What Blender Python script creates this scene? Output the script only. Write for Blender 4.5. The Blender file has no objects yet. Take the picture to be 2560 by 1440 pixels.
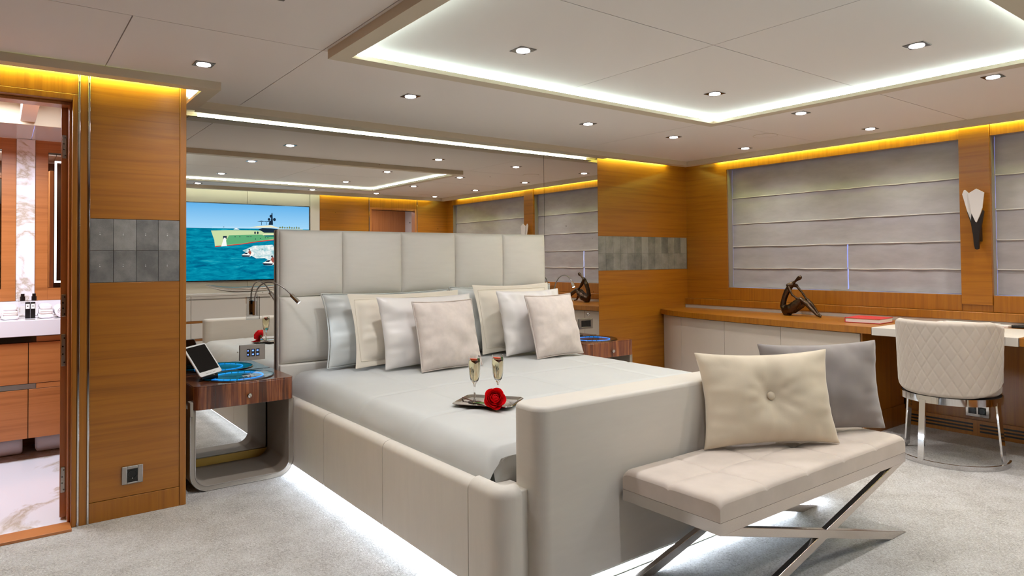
import bpy, bmesh, math, random
from math import pi, sin, cos, radians, sqrt, exp
from mathutils import Vector, Matrix, noise

sc = bpy.context.scene
C = sc.collection
random.seed(7)

# ------------------------------------------------------------------ camera
cam_d = bpy.data.cameras.new('camera')
cam = bpy.data.objects.new('camera', cam_d); C.objects.link(cam)
cam_d.sensor_width = 36.0; cam_d.lens = 36.0 * 1707 / 2560
cam_d.shift_y = -(720 - 615.2) / 2560
cam_d.clip_start = 0.02
_y, _p, _r = radians(36.982), radians(1.1929), radians(-.4833)
_f = Vector((sin(_y) * cos(_p), cos(_y) * cos(_p), sin(_p)))
_rt = Vector((cos(_y), -sin(_y), 0)); _up = _rt.cross(_f)
_r2 = cos(_r) * _rt + sin(_r) * _up; _u2 = -sin(_r) * _rt + cos(_r) * _up
cam.matrix_world = Matrix(((_r2.x, _u2.x, -_f.x, 0), (_r2.y, _u2.y, -_f.y, 0), (_r2.z, _u2.z, -_f.z, 1.2), (0, 0, 0, 1)))
sc.camera = cam

# ------------------------------------------------------------------ world: dusk-blue daylight behind the blinds
w = bpy.data.worlds.new('sky'); sc.world = w; w.use_nodes = True
bg = w.node_tree.nodes['Background']
bg.inputs[0].default_value = (.30, .37, 1, 1); bg.inputs[1].default_value = 3.2
sc.view_settings.view_transform = 'Standard'; sc.view_settings.look = 'None'
sc.view_settings.gamma = 1; sc.view_settings.use_curve_mapping = False
sc.view_settings.exposure = 0.2
sc.cycles.max_bounces = 10; sc.cycles.diffuse_bounces = 5; sc.cycles.glossy_bounces = 6; sc.cycles.transmission_bounces = 8
sc.cycles.sample_clamp_indirect = 6; sc.cycles.caustics_reflective = False; sc.cycles.caustics_refractive = False
SPOT_W = 28.0        # each ceiling downlight
LED_CEIL = 58.0      # white coves
LED_WALL = 62.0      # coves washing the wood walls
LED_BED = 62.0

# ------------------------------------------------------------------ materials
MATS = {}
def newmat(name):
    m = bpy.data.materials.new(name); m.use_nodes = True
    nt = m.node_tree; b = nt.nodes['Principled BSDF']
    MATS[name] = m
    return m, nt, b
def lin(c): return tuple((v / 255 / 12.92 if v / 255 <= .04045 else ((v / 255 + .055) / 1.055) ** 2.4) for v in c)
def coord(nt, scale, kind='Object'):
    tc = nt.nodes.new('ShaderNodeTexCoord'); mp = nt.nodes.new('ShaderNodeMapping')
    mp.inputs['Scale'].default_value = scale
    nt.links.new(tc.outputs[kind], mp.inputs[0]); return mp.outputs[0]
def noise_n(nt, vec, scale, detail=4, rough=.55, dist=0):
    n = nt.nodes.new('ShaderNodeTexNoise'); n.inputs['Scale'].default_value = scale
    n.inputs['Detail'].default_value = detail; n.inputs['Roughness'].default_value = rough; n.inputs['Distortion'].default_value = dist
    nt.links.new(vec, n.inputs['Vector']); return n.outputs['Fac']
def ramp(nt, fac, stops):
    r = nt.nodes.new('ShaderNodeValToRGB'); e = r.color_ramp.elements
    while len(e) > 1: e.remove(e[-1])
    e[0].position = stops[0][0]; e[0].color = (*stops[0][1], 1)
    for p, c in stops[1:]:
        k = e.new(p); k.color = (*c, 1)
    nt.links.new(fac, r.inputs[0]); return r.outputs[0]
def bump(nt, b, fac, strength, dist=.002):
    k = nt.nodes.new('ShaderNodeBump'); k.inputs['Strength'].default_value = strength; k.inputs['Distance'].default_value = dist
    nt.links.new(fac, k.inputs['Height']); nt.links.new(k.outputs[0], b.inputs['Normal'])
def plain(name, rgb, rough=.5, metal=0, spec=.5, coat=0, **kw):
    m, nt, b = newmat(name)
    b.inputs['Base Color'].default_value = (*lin(rgb), 1); b.inputs['Roughness'].default_value = rough
    b.inputs['Metallic'].default_value = metal; b.inputs['Specular IOR Level'].default_value = spec
    b.inputs['Coat Weight'].default_value = coat; b.inputs['Coat Roughness'].default_value = .15
    for k, v in kw.items(): b.inputs[k].default_value = v
    return m
def wood(name, stops, scale, rough=.35, coat=.25, sc1=1.0):
    m, nt, b = newmat(name)
    v = coord(nt, scale)
    f = noise_n(nt, v, sc1, 6, .62, .4)
    nt.links.new(ramp(nt, f, [(p, lin(c)) for p, c in stops]), b.inputs['Base Color'])
    b.inputs['Roughness'].default_value = rough; b.inputs['Coat Weight'].default_value = coat; b.inputs['Coat Roughness'].default_value = .2
    bump(nt, b, f, .08, .001)
    return m
def fabric(name, rgb, rough=.8, weave=900, bstr=.25, sheen=0, var=.06, aniso=(1, 1, 1), spec=.3, mott=6):
    m, nt, b = newmat(name)
    c = lin(rgb)
    v = coord(nt, aniso)
    f = noise_n(nt, v, mott, 3, .6)
    col = ramp(nt, f, [(.3, tuple(x * (1 - var) for x in c)), (.7, tuple(min(1, x * (1 + var)) for x in c))])
    nt.links.new(col, b.inputs['Base Color'])
    b.inputs['Roughness'].default_value = rough; b.inputs['Specular IOR Level'].default_value = spec
    b.inputs['Sheen Weight'].default_value = sheen; b.inputs['Sheen Roughness'].default_value = .4
    if bstr: bump(nt, b, noise_n(nt, v, weave, 2, .5), bstr, .001)
    return m
def emit(name, rgb, strength):
    m = bpy.data.materials.new(name); m.use_nodes = True; nt = m.node_tree
    nt.nodes.remove(nt.nodes['Principled BSDF'])
    e = nt.nodes.new('ShaderNodeEmission'); e.inputs[0].default_value = (*rgb, 1); e.inputs[1].default_value = strength
    nt.links.new(e.outputs[0], nt.nodes['Material Output'].inputs[0]); MATS[name] = m; return m
def marble(name, base, vein, scale=3.0):
    m, nt, b = newmat(name)
    v = coord(nt, (1, 1, 1))
    n1 = nt.nodes.new('ShaderNodeTexNoise'); n1.inputs['Scale'].default_value = scale; n1.inputs['Detail'].default_value = 8
    n1.inputs['Roughness'].default_value = .6; n1.inputs['Distortion'].default_value = 1.4; nt.links.new(v, n1.inputs['Vector'])
    a = nt.nodes.new('ShaderNodeMath'); a.operation = 'SUBTRACT'; a.inputs[1].default_value = .5; nt.links.new(n1.outputs['Fac'], a.inputs[0])
    ab = nt.nodes.new('ShaderNodeMath'); ab.operation = 'ABSOLUTE'; nt.links.new(a.outputs[0], ab.inputs[0])
    col = ramp(nt, ab.outputs[0], [(0, lin(vein)), (.012, lin(tuple((x + y) / 2 for x, y in zip(base, vein)))), (.04, lin(base)), (1, lin(base))])
    nt.links.new(col, b.inputs['Base Color']); b.inputs['Roughness'].default_value = .15
    return m

OAK = [(.25, (127, 74, 9)), (.45, (148, 89, 14)), (.6, (158, 98, 18)), (.8, (134, 79, 11))]
wood('oak_h', OAK, (1.3, 1.3, 42))
wood('oak_v', OAK, (42, 42, 1.3))
OAKR = [(.25, (146, 86, 40)), (.45, (172, 106, 54)), (.6, (180, 113, 60)), (.8, (152, 92, 46))]
wood('teak_h', OAKR, (1.3, 1.3, 42))
wood('teak_v', OAKR, (42, 42, 1.3))
wood('oak_dark', [(.3, (96, 58, 24)), (.7, (122, 76, 34))], (42, 42, 1.3), .5, .05)
wood('zebrano', [(.3, (52, 24, 16)), (.42, (82, 40, 24)), (.5, (140, 80, 44)), (.56, (96, 46, 28)), (.66, (168, 100, 56)), (.8, (60, 28, 18))], (13, 13, .5), .2, .7, 1.3)
plain('ceiling_paint', (232, 224, 217), .75, spec=.2)
plain('frame_paint', (206, 192, 168), .55, spec=.3)
plain('chrome', (214, 212, 212), .06, 1)
plain('chrome_dark', (96, 90, 86), .12, 1)
plain('steel', (168, 164, 160), .28, 1)
plain('steel_warm', (206, 197, 190), .16, 1)
plain('black', (10, 10, 12), .3)
plain('black_gloss', (8, 7, 8), .08)
plain('bronze', (78, 62, 50), .3, 1)
plain('dark_bronze', (34, 26, 24), .4, .4)
plain('white_plastic', (226, 226, 226), .35)
plain('white_lacquer', (208, 201, 193), .4)
plain('towel_white', (236, 232, 236), .95, spec=.1)
plain('red_cover', (196, 52, 58), .4)
plain('paper', (232, 226, 222), .8)
plain('rose_red', (228, 10, 24), .55, spec=.2)
plain('leaf_green', (70, 120, 30), .5)
plain('stem_brown', (86, 40, 30), .5)
plain('strawberry', (240, 84, 40), .4)
plain('brass_board', (168, 130, 44), .35, .3)
plain('grey_plate', (168, 160, 152), .35, .4)
plain('milk_glass', (214, 208, 204), .3, spec=.4)
plain('dark_inside', (30, 22, 16), .7)
plain('led_base', (236, 236, 214), .5)
plain('taupe_leather', (150, 140, 128), .55, spec=.35)
plain('bath_ceiling', (214, 210, 208), .12)
plain('cream_panel', (212, 206, 190), .5, spec=.3)
fabric('leather', (203, 196, 187), .5, 420, .12, aniso=(1, 1, 6), spec=.35, var=.02)
fabric('leather_head_lit', (230, 226, 218), .5, 420, .12, aniso=(1, 1, 6), spec=.35, var=.02)  # lighter copy of the bed leather, headboard glow put into its colour
fabric('leather_v', (212, 205, 196), .5, 420, .12, aniso=(6, 6, 1), spec=.35, var=.02)
fabric('front_leather', (198, 186, 174), .6, 500, .1, var=.02)
fabric('linen', (190, 191, 190), .5, 700, .08, sheen=.15, var=.02)
fabric('satin_blue', (200, 203, 201), .32, 300, .05, var=.02, mott=4)
fabric('satin_white', (218, 213, 210), .34, 300, .05, var=.02, mott=4)
fabric('cream_cotton', (226, 217, 202), .75, 600, .15, var=.02)
fabric('blush_velvet', (207, 195, 188), .85, 500, .3, sheen=.35, var=.05, mott=30)
fabric('gold_velvet', (202, 187, 165), .6, 500, .2, sheen=.5, var=.06)
fabric('grey_velvet', (130, 121, 119), .7, 500, .2, sheen=.5, var=.07)
fabric('bench_velvet', (203, 189, 178), .7, 500, .2, sheen=.4, var=.06, mott=9)
fabric('chair_velvet', (184, 172, 161), .75, 500, .2, sheen=.4, var=.04)
marble('marble', (232, 231, 238), (186, 172, 156), 1.6)
marble('marble_floor', (230, 231, 240), (190, 180, 168), 1.2)

def mk_carpet():
    m, nt, b = newmat('carpet')
    v = coord(nt, (1, 1, 1))
    a = noise_n(nt, v, 7, 3, .5); f = noise_n(nt, v, 110, 4, .75, .8); g = noise_n(nt, v, 55, 4, .7, 1.5)
    mx = nt.nodes.new('ShaderNodeMath'); mx.operation = 'MULTIPLY_ADD'; mx.inputs[1].default_value = .9; nt.links.new(f, mx.inputs[0])
    am = nt.nodes.new('ShaderNodeMath'); am.operation = 'MULTIPLY'; am.inputs[1].default_value = .35; nt.links.new(a, am.inputs[0]); nt.links.new(am.outputs[0], mx.inputs[2])
    mg = nt.nodes.new('ShaderNodeMath'); mg.operation = 'MULTIPLY_ADD'; mg.inputs[1].default_value = .4; nt.links.new(g, mg.inputs[0]); nt.links.new(mx.outputs[0], mg.inputs[2])
    col = ramp(nt, mg.outputs[0], [(.60, lin((172, 163, 153))), (.78, lin((227, 220, 212))), (.95, lin((250, 246, 241)))])
    nt.links.new(col, b.inputs['Base Color']); b.inputs['Roughness'].default_value = .95; b.inputs['Specular IOR Level'].default_value = .1
    b.inputs['Sheen Weight'].default_value = .3
    bump(nt, b, mg.outputs[0], 1.0, .02)
mk_carpet()
def mk_shagreen():
    m, nt, b = newmat('shagreen')
    v = coord(nt, (1, 1, 1))
    oi = nt.nodes.new('ShaderNodeObjectInfo')
    n1 = noise_n(nt, v, 11, 4, .65)
    ad = nt.nodes.new('ShaderNodeMath'); ad.operation = 'MULTIPLY_ADD'; ad.inputs[1].default_value = .4; nt.links.new(oi.outputs['Random'], ad.inputs[0]); nt.links.new(n1, ad.inputs[2])
    col = ramp(nt, ad.outputs[0], [(.4, lin((92, 90, 88))), (.9, lin((140, 136, 132)))])
    nt.links.new(col, b.inputs['Base Color']); b.inputs['Roughness'].default_value = .45
    vo = nt.nodes.new('ShaderNodeTexVoronoi'); vo.inputs['Scale'].default_value = 500; nt.links.new(v, vo.inputs['Vector'])
    bump(nt, b, vo.outputs['Distance'], .35, .001)
mk_shagreen()
def mk_mirror():
    m, nt, b = newmat('mirror_glass')
    v = coord(nt, (1, 1, 1))
    vo = nt.nodes.new('ShaderNodeTexVoronoi'); vo.inputs['Scale'].default_value = 13; vo.inputs['Randomness'].default_value = 1; nt.links.new(v, vo.inputs['Vector'])
    sp = nt.nodes.new('ShaderNodeMath'); sp.operation = 'LESS_THAN'; nt.links.new(vo.outputs['Distance'], sp.inputs[0])
    wn = nt.nodes.new('ShaderNodeSeparateColor'); nt.links.new(vo.outputs['Color'], wn.inputs[0])
    th = nt.nodes.new('ShaderNodeMapRange'); th.inputs[1].default_value = .45; th.inputs[2].default_value = 1; th.inputs[3].default_value = 0; th.inputs[4].default_value = .075
    nt.links.new(wn.outputs[0], th.inputs[0]); nt.links.new(th.outputs[0], sp.inputs[1])
    col = ramp(nt, sp.outputs[0], [(0, (.74, .72, .69)), (1, (.28, .25, .22))])
    nt.links.new(col, b.inputs['Base Color']); b.inputs['Metallic'].default_value = 1; b.inputs['Roughness'].default_value = .0
mk_mirror()
def mk_blind():
    m = bpy.data.materials.new('blind_fabric'); m.use_nodes = True; nt = m.node_tree; b = nt.nodes['Principled BSDF']
    v = coord(nt, (1, 1, 3)); f = noise_n(nt, v, 5, 5, .6)
    c = ramp(nt, f, [(.3, lin((168, 162, 164))), (.7, lin((186, 181, 183)))])
    nt.links.new(c, b.inputs['Base Color']); b.inputs['Roughness'].default_value = .5; b.inputs['Specular IOR Level'].default_value = .4
    bump(nt, b, f, .25, .006)
    tr = nt.nodes.new('ShaderNodeBsdfTranslucent'); tr.inputs[0].default_value = (.55, .52, .5, 1)
    mx = nt.nodes.new('ShaderNodeMixShader'); mx.inputs[0].default_value = .16
    nt.links.new(b.outputs[0], mx.inputs[1]); nt.links.new(tr.outputs[0], mx.inputs[2]); nt.links.new(mx.outputs[0], nt.nodes['Material Output'].inputs[0])
    MATS['blind_fabric'] = m
mk_blind()
fabric('blind_crease_highlight', (206, 200, 198), .5, 300, .05)  # lighter than the blind fabric: highlight on the fold edges painted as colour
def glassmat(name, rgb, rough=0, ior=1.45):
    m, nt, b = newmat(name); b.inputs['Base Color'].default_value = (*rgb, 1); b.inputs['Transmission Weight'].default_value = 1
    b.inputs['Roughness'].default_value = rough; b.inputs['IOR'].default_value = ior
glassmat('glass', (1, 1, 1)); glassmat('champagne', (.97, .9, .6), ior=1.34); glassmat('clear_plate', (.86, .87, .88), ior=1.06)
glassmat('pane', (.95, .97, 1), ior=1.05)
emit('led_white', (.78, 1, .97), LED_CEIL); emit('led_green', (.86, 1, .80), LED_CEIL * .8)
emit('led_warm', (.82, .98, .20), LED_WALL); emit('led_bed', (.72, .84, 1), LED_BED)
emit('lens', (1, .96, 1), 18); emit('lamp_lens', (.85, .95, 1), 14)
emit('led_blue', (.02, .30, 1), 1.6); emit('led_blue2', (.1, .2, 1), 3); emit('bath_led', (.92, .93, 1), 3.2); emit('bath_panel', (.9, .9, 1), 2.0)

# ------------------------------------------------------------------ geometry helpers
class B:
    def __init__(s): s.v = []; s.f = []; s.mi = []
    def add(s, vs, fs, mi=0):
        o = len(s.v); s.v += [tuple(x) for x in vs]; s.f += [tuple(i + o for i in f) for f in fs]; s.mi += [mi] * len(fs); return s
    def box(s, x0, x1, y0, y1, z0, z1, mi=0):
        return s.add([(x0, y0, z0), (x1, y0, z0), (x1, y1, z0), (x0, y1, z0), (x0, y0, z1), (x1, y0, z1), (x1, y1, z1), (x0, y1, z1)],
                     [(0, 3, 2, 1), (4, 5, 6, 7), (0, 1, 5, 4), (1, 2, 6, 5), (2, 3, 7, 6), (3, 0, 4, 7)], mi)
    def prism(s, pts, a, b, axis='z', mi=0):
        def P(p, t): return {'z': (p[0], p[1], t), 'y': (p[0], t, p[1]), 'x': (t, p[0], p[1])}[axis]
        n = len(pts)
        return s.add([P(p, a) for p in pts] + [P(p, b) for p in pts],
                     [tuple(range(n - 1, -1, -1)), tuple(range(n, 2 * n))] + [(i, (i + 1) % n, n + (i + 1) % n, n + i) for i in range(n)], mi)
    def lathe(s, prof, c, seg=24, axis=Vector((0, 0, 1)), mi=0, cap=True):
        q = Vector((0, 0, 1)).rotation_difference(Vector(axis)); c = Vector(c); vs = []; fs = []
        for r, z in prof:
            for k in range(seg):
                a = 2 * pi * k / seg; vs.append(c + q @ Vector((r * cos(a), r * sin(a), z)))
        n = len(prof)
        for i in range(n - 1):
            for k in range(seg):
                k2 = (k + 1) % seg; fs.append((i * seg + k, i * seg + k2, (i + 1) * seg + k2, (i + 1) * seg + k))
        if cap: fs += [tuple(range(seg - 1, -1, -1)), tuple(range((n - 1) * seg, n * seg))]
        return s.add(vs, fs, mi)
    def cyl(s, a, b, r, seg=20, mi=0):
        a = Vector(a); d = Vector(b) - a
        return s.lathe([(r, 0), (r, d.length)], a, seg, d.normalized(), mi)
    def tube(s, pts, rad, seg=10, mi=0, closed=False):
        pts = [Vector(p) for p in pts]; n = len(pts); vs = []; fs = []; up = None
        for i, p in enumerate(pts):
            if closed: t = (pts[(i + 1) % n] - pts[i - 1]).normalized()
            else: t = (pts[min(i + 1, n - 1)] - pts[max(i - 1, 0)]).normalized()
            if up is None: up = t.orthogonal().normalized()
            up = (up - t * up.dot(t)); up = up.normalized() if up.length > 1e-6 else t.orthogonal().normalized()
            sd = t.cross(up); r = rad[i] if isinstance(rad, (list, tuple)) else rad
            for k in range(seg):
                a = 2 * pi * k / seg; vs.append(p + up * (r * cos(a)) + sd * (r * sin(a)))
        m = n if closed else n - 1
        for i in range(m):
            for k in range(seg):
                k2 = (k + 1) % seg; j = (i + 1) % n; fs.append((i * seg + k, i * seg + k2, j * seg + k2, j * seg + k))
        if not closed: fs += [tuple(range(seg - 1, -1, -1)), tuple(range((n - 1) * seg, n * seg))]
        return s.add(vs, fs, mi)
    def grid(s, fn, nu, nv, mi=0):
        vs = [fn(i / nu, j / nv) for j in range(nv + 1) for i in range(nu + 1)]
        fs = [(j * (nu + 1) + i, j * (nu + 1) + i + 1, (j + 1) * (nu + 1) + i + 1, (j + 1) * (nu + 1) + i) for j in range(nv) for i in range(nu)]
        return s.add(vs, fs, mi)
    def sweep(s, path, prof, closed=False, caps=True, mi=0):
        # path: plan polyline; prof: closed (s, z) polygon, s to the LEFT of travel, mitred
        n = len(path); m = len(prof); vs = []; fs = []
        P = [Vector(p) for p in path]
        for i in range(n):
            if closed or 0 < i < n - 1:
                d0 = (P[i] - P[i - 1]).normalized(); d1 = (P[(i + 1) % n] - P[i]).normalized()
            elif i == 0: d0 = d1 = (P[1] - P[0]).normalized()
            else: d0 = d1 = (P[-1] - P[-2]).normalized()
            n0 = Vector((-d0.y, d0.x)); n1 = Vector((-d1.y, d1.x)); nn = (n0 + n1).normalized(); k = 1 / max(.2, nn.dot(n0))
            for sv, z in prof: q = P[i] + nn * (sv * k); vs.append((q.x, q.y, z))
        for i in range(n if closed else n - 1):
            j = (i + 1) % n
            for k in range(m): k2 = (k + 1) % m; fs.append((i * m + k, j * m + k, j * m + k2, i * m + k2))
        if caps and not closed: fs += [tuple(range(m)), tuple(range((n - 1) * m + m - 1, (n - 1) * m - 1, -1))]
        return s.add(vs, fs, mi)
    def mesh(s, name, mats, smooth=None):
        me = bpy.data.meshes.new(name); me.from_pydata(s.v, [], s.f)
        for m in mats: me.materials.append(MATS[m])
        if len(mats) > 1: me.polygons.foreach_set('material_index', s.mi)
        bm = bmesh.new(); bm.from_mesh(me); bmesh.ops.recalc_face_normals(bm, faces=bm.faces); bm.to_mesh(me); bm.free()
        if smooth is not None:
            me.polygons.foreach_set('use_smooth', [True] * len(me.polygons)); me.set_sharp_from_angle(angle=radians(smooth))
        me.update(); return me

def link(o, parent=None):
    C.objects.link(o)
    if parent is not None:
        o.parent = parent
        p = parent; T = Matrix.Identity(4)
        while p is not None:
            T = Matrix.LocRotScale(p.location, p.rotation_euler, None) @ (p.matrix_parent_inverse if p.parent else Matrix.Identity(4)) if False else T
            p = p.parent
    return o
WORLD = {}
def part(name, b, mat, parent=None, smooth=None, bevel=0, sub=0, label=None, mat4=None):
    """one mesh object; coordinates are world coordinates unless mat4 gives its own frame"""
    mats = [mat] if isinstance(mat, str) else mat
    o = bpy.data.objects.new(name, b if isinstance(b, bpy.types.Mesh) else b.mesh(name, mats, smooth)); C.objects.link(o)
    M = mat4 if mat4 is not None else Matrix.Identity(4)
    o.matrix_basis = M; WORLD[o.name] = M
    if parent is not None:
        o.parent = parent; o.matrix_parent_inverse = WORLD[parent.name].inverted()
    if bevel:
        k = o.modifiers.new('bevel', 'BEVEL'); k.width = bevel; k.segments = 3; k.limit_method = 'ANGLE'; k.angle_limit = radians(40); k.harden_normals = False
        o.data.polygons.foreach_set('use_smooth', [True] * len(o.data.polygons)); o.data.set_sharp_from_angle(angle=radians(45))
    if sub:
        k = o.modifiers.new('sub', 'SUBSURF'); k.levels = sub; k.render_levels = sub
    if label: o['label'] = label
    return o
def tag(o, label, cat, group=None, kind=None):
    o['label'] = label; o['category'] = cat
    if group: o['group'] = group
    if kind: o['kind'] = kind
    return o
def thing(name, label, cat, loc=(0, 0, 0), rot=None, group=None, kind=None):
    o = bpy.data.objects.new(name, None); C.objects.link(o); o.empty_display_size = .05
    M = Matrix.Translation(loc)
    if rot is not None: M = M @ rot
    o.matrix_basis = M; WORLD[o.name] = M
    return tag(o, label, cat, group, kind)
def struct(o, label, cat='wall'):
    return tag(o, label, cat, None, 'structure')
def copy_tree(o, M, parent=None):
    c = o.copy(); C.objects.link(c); WORLD[c.name] = M
    if parent is None: c.matrix_basis = M
    else: c.parent = parent
    for ch in list(o.children): copy_tree(ch, Matrix.Identity(4), c)
    return c
def light(kind, name, loc, energy, color=(1, 1, 1), parent=None, **kw):
    d = bpy.data.lights.new(name, kind); d.energy = energy; d.color = color
    for k, v in kw.items(): setattr(d, k, v)
    o = bpy.data.objects.new(name, d); C.objects.link(o); o.matrix_basis = Matrix.Translation(loc)
    if parent is not None:
        o.parent = parent; o.matrix_parent_inverse = WORLD[parent.name].inverted()
    return o

ZC, YB, YL, XW, YR = 2.10, 4.25, 3.718, 5.315, -.15
# ================================================================== THE SETTING
# ---- floor
fl = part('floor', B().box(-1.4, 5.5, -1.4, 3.74, -.06, 0).box(.754, 5.5, 3.74, 4.32, -.06, 0), 'carpet'); struct(fl, 'cream deep pile carpet covering the cabin floor', 'floor')
# ---- ceiling: panels with open joints on a backing slab
cl = part('ceiling', B().box(-1.4, 5.5, -1.4, 4.34, ZC + .012, ZC + .08), 'dark_inside'); struct(cl, 'off-white panelled cabin ceiling with fine joints', 'ceiling')
g = .002
def cpanel(x0, x1, y0, y1): part('ceiling_panel', B().box(x0 + g, x1 - g, y0 + g, y1 - g, ZC, ZC + .012), 'ceiling_paint', cl)
for x0, x1 in ((-1.4, .386), (.386, 1.1), (1.1, 3.75), (3.75, 5.45)): cpanel(x0, x1, 2.79, 4.30)
for x0, x1 in ((-1.4, 1.1), (1.1, 2.406), (2.406, 3.7), (3.7, 5.45)): cpanel(x0, x1, 1.77, 2.79); cpanel(x0, x1, .78, 1.77)
for x0, x1 in ((-1.4, 1.1), (1.1, 3.7), (3.7, 5.45)): cpanel(x0, x1, -1.4, .78)
# ---- perimeter cove frame (hung 40 mm below the ceiling) and its LED strips
PROF = [(0, ZC - .001), (0, 2.06), (.075, 2.06), (.075, 2.076), (.067, 2.076), (.067, 2.068), (.01, 2.068), (.01, ZC - .001)]
path = [(-1.38, 3.574), (.885, 3.574), (.885, 4.055), (5.085, 4.055), (5.085, .09), (1.02, .09)]
t1 = part('trim_1', B().sweep(path, PROF), 'frame_paint'); struct(t1, 'beige dropped cove frame running around the ceiling edge', 'trim')
part('frame_lip', B().box(.89, 4.13, 4.129, 4.178, 2.06, 2.066), 'frame_paint', t1)
def led(pts, mat, parent, z0=2.0765, z1=2.092, s0=.062, s1=.066):
    part('led_strip', B().sweep(pts, [(s0, z0), (s1, z0), (s1, z1), (s0, z1)]), mat, parent)
led([(-1.36, 3.574), (.72, 3.574)], 'led_warm', t1, s0=.116, s1=.120, z0=2.082, z1=2.095); led([(.885, 3.66), (.885, 3.98)], 'led_green', t1)
led([(.95, 4.055), (4.12, 4.055)], 'led_green', t1); led([(4.16, 4.055), (5.02, 4.055)], 'led_warm', t1, s0=.165, s1=.169, z0=2.090, z1=2.097)
led([(5.085, 3.9), (5.085, .15)], 'led_warm', t1, s0=.196, s1=.200, z0=2.090, z1=2.097); led([(5.02, .09), (3.36, .09)], 'led_warm', t1, s0=.20, s1=.204, z0=2.090, z1=2.097); led([(3.34, .09), (1.05, .09)], 'led_green', t1)
# ---- the square frame in mid ceiling
rp = [(1.188, .85), (3.641, .85), (3.641, 2.69), (1.188, 2.69)]
PR2 = [(-.075, ZC - .001), (-.075, 2.06), (0, 2.06), (0, 2.079), (-.008, 2.079), (-.008, 2.068), (-.065, 2.068), (-.065, ZC - .001)]
t2 = part('trim_2', B().sweep(rp, PR2, closed=True), 'frame_paint'); struct(t2, 'large beige square cove frame hung under mid ceiling', 'trim')
part('led_strip', B().sweep(rp, [(-.03, 2.081), (-.026, 2.081), (-.026, 2.095), (-.03, 2.095)], closed=True), 'led_white', t2)

# ---- left partition with the bathroom doorway
wl = thing('wall_left', 'oak-panelled partition with doorway to the bathroom', 'wall', kind='structure')
part('wall_core', B().box(.30, .754, YL + .012, YL + .12, 0, ZC).box(-1.4, .30, YL + .012, YL + .12, 1.985, ZC).box(-1.4, -.55, YL + .012, YL + .12, 0, 1.985), 'oak_dark', wl)
part('header_panel', B().box(-1.4, .2935, YL, YL + .012, 1.985, 2.095), 'oak_v', wl, bevel=.001)
part('jamb_panel', B().box(.3025, .3325, YL - .002, YL + .012, 0, 2.095), 'oak_v', wl, bevel=.001)
for x in (.2935, .3325): part('chrome_strip', B().box(x + .0005, x + .0085, YL - .006, YL + .012, 0, 2.097), 'chrome', wl, bevel=.001)
part('veneer_panel', B().box(.3415, .7235, YL, YL + .012, .0945, 1.1105), 'oak_h', wl, bevel=.0015)
part('veneer_panel', B().box(.3415, .7235, YL, YL + .012, 1.4125, 2.095), 'oak_h', wl, bevel=.0015)
part('corner_post', B().box(.7245, .754, YL - .003, YL + .12, 0, 2.095), 'oak_v', wl, bevel=.002)
part('partition_end', B().box(.742, .7545, YL + .12, 4.30, 0, 2.098), 'oak_v', wl)
bbd = part('baseboard_left', B().box(.3415, .7235, YL - .002, YL + .012, 0, .0925), 'oak_v', wl, bevel=.0015)
tw = (.7235 - .3415) / 4
for i in range(4):
    for j in range(2):
        a = .3415 + tw * i; z = 1.1115 + .15 * j
        tl = part('shagreen_tile', B().box(a + .0006, a + tw - .0006, YL + .0005, YL + .012, z + .0006, z + .1494), 'shagreen', wl, bevel=.001)
        part('pearl_grain', B().lathe([(.0025, -.001), (.0022, .001), (.0005, .002)], (a + tw * .42, YL + .0005, z + .075), 8, (0, -1, 0)).lathe([(.0016, -.001), (.001, .0012)], (a + tw * .42, YL + .0005, z + .083), 8, (0, -1, 0)), 'white_plastic', tl)
# casing of the doorway
part('door_casing', B().box(.272, .2930, YL - .003, YL + .14, 0, 1.984).box(-.60, .272, YL - .003, YL + .14, 1.955, 1.984), 'oak_v', wl, bevel=.003)
part('door_stop', B().box(.262, .272, YL + .05, YL + .14, 0, 1.945).box(-.60, .272, YL + .05, YL + .14, 1.94, 1.955), 'teak_v', wl, bevel=.002)
part('threshold', B().box(-.60, .272, YL - .055, YL + .06, -.01, .012), 'teak_h', wl, bevel=.002)
# open door leaf, hinge edge towards the room
dr = part('door_1', B().prism([(.236, 3.845), (.264, 3.845), (.352, 4.60), (.324, 4.604)], .016, 1.94), 'teak_v', bevel=.002); struct(dr, 'oak bathroom door swung open, hinge edge facing the cabin', 'door')
for zc, h in ((1.755, .11), (1.005, .105), (.795, .15), (.19, .12)):
    hg = part('hinge_plate', B().box(.240, .258, 3.841, 3.846, zc - h / 2, zc + h / 2), 'steel', dr, bevel=.004)
    for k in (-.38, -.12, .12, .38): part('screw', B().cyl((.249 + .003 * (1 if k * k > .1 else -1), 3.8415, zc + h * k), (.249 + .003 * (1 if k * k > .1 else -1), 3.839, zc + h * k), .0035, 10), 'chrome_dark', hg)

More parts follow.
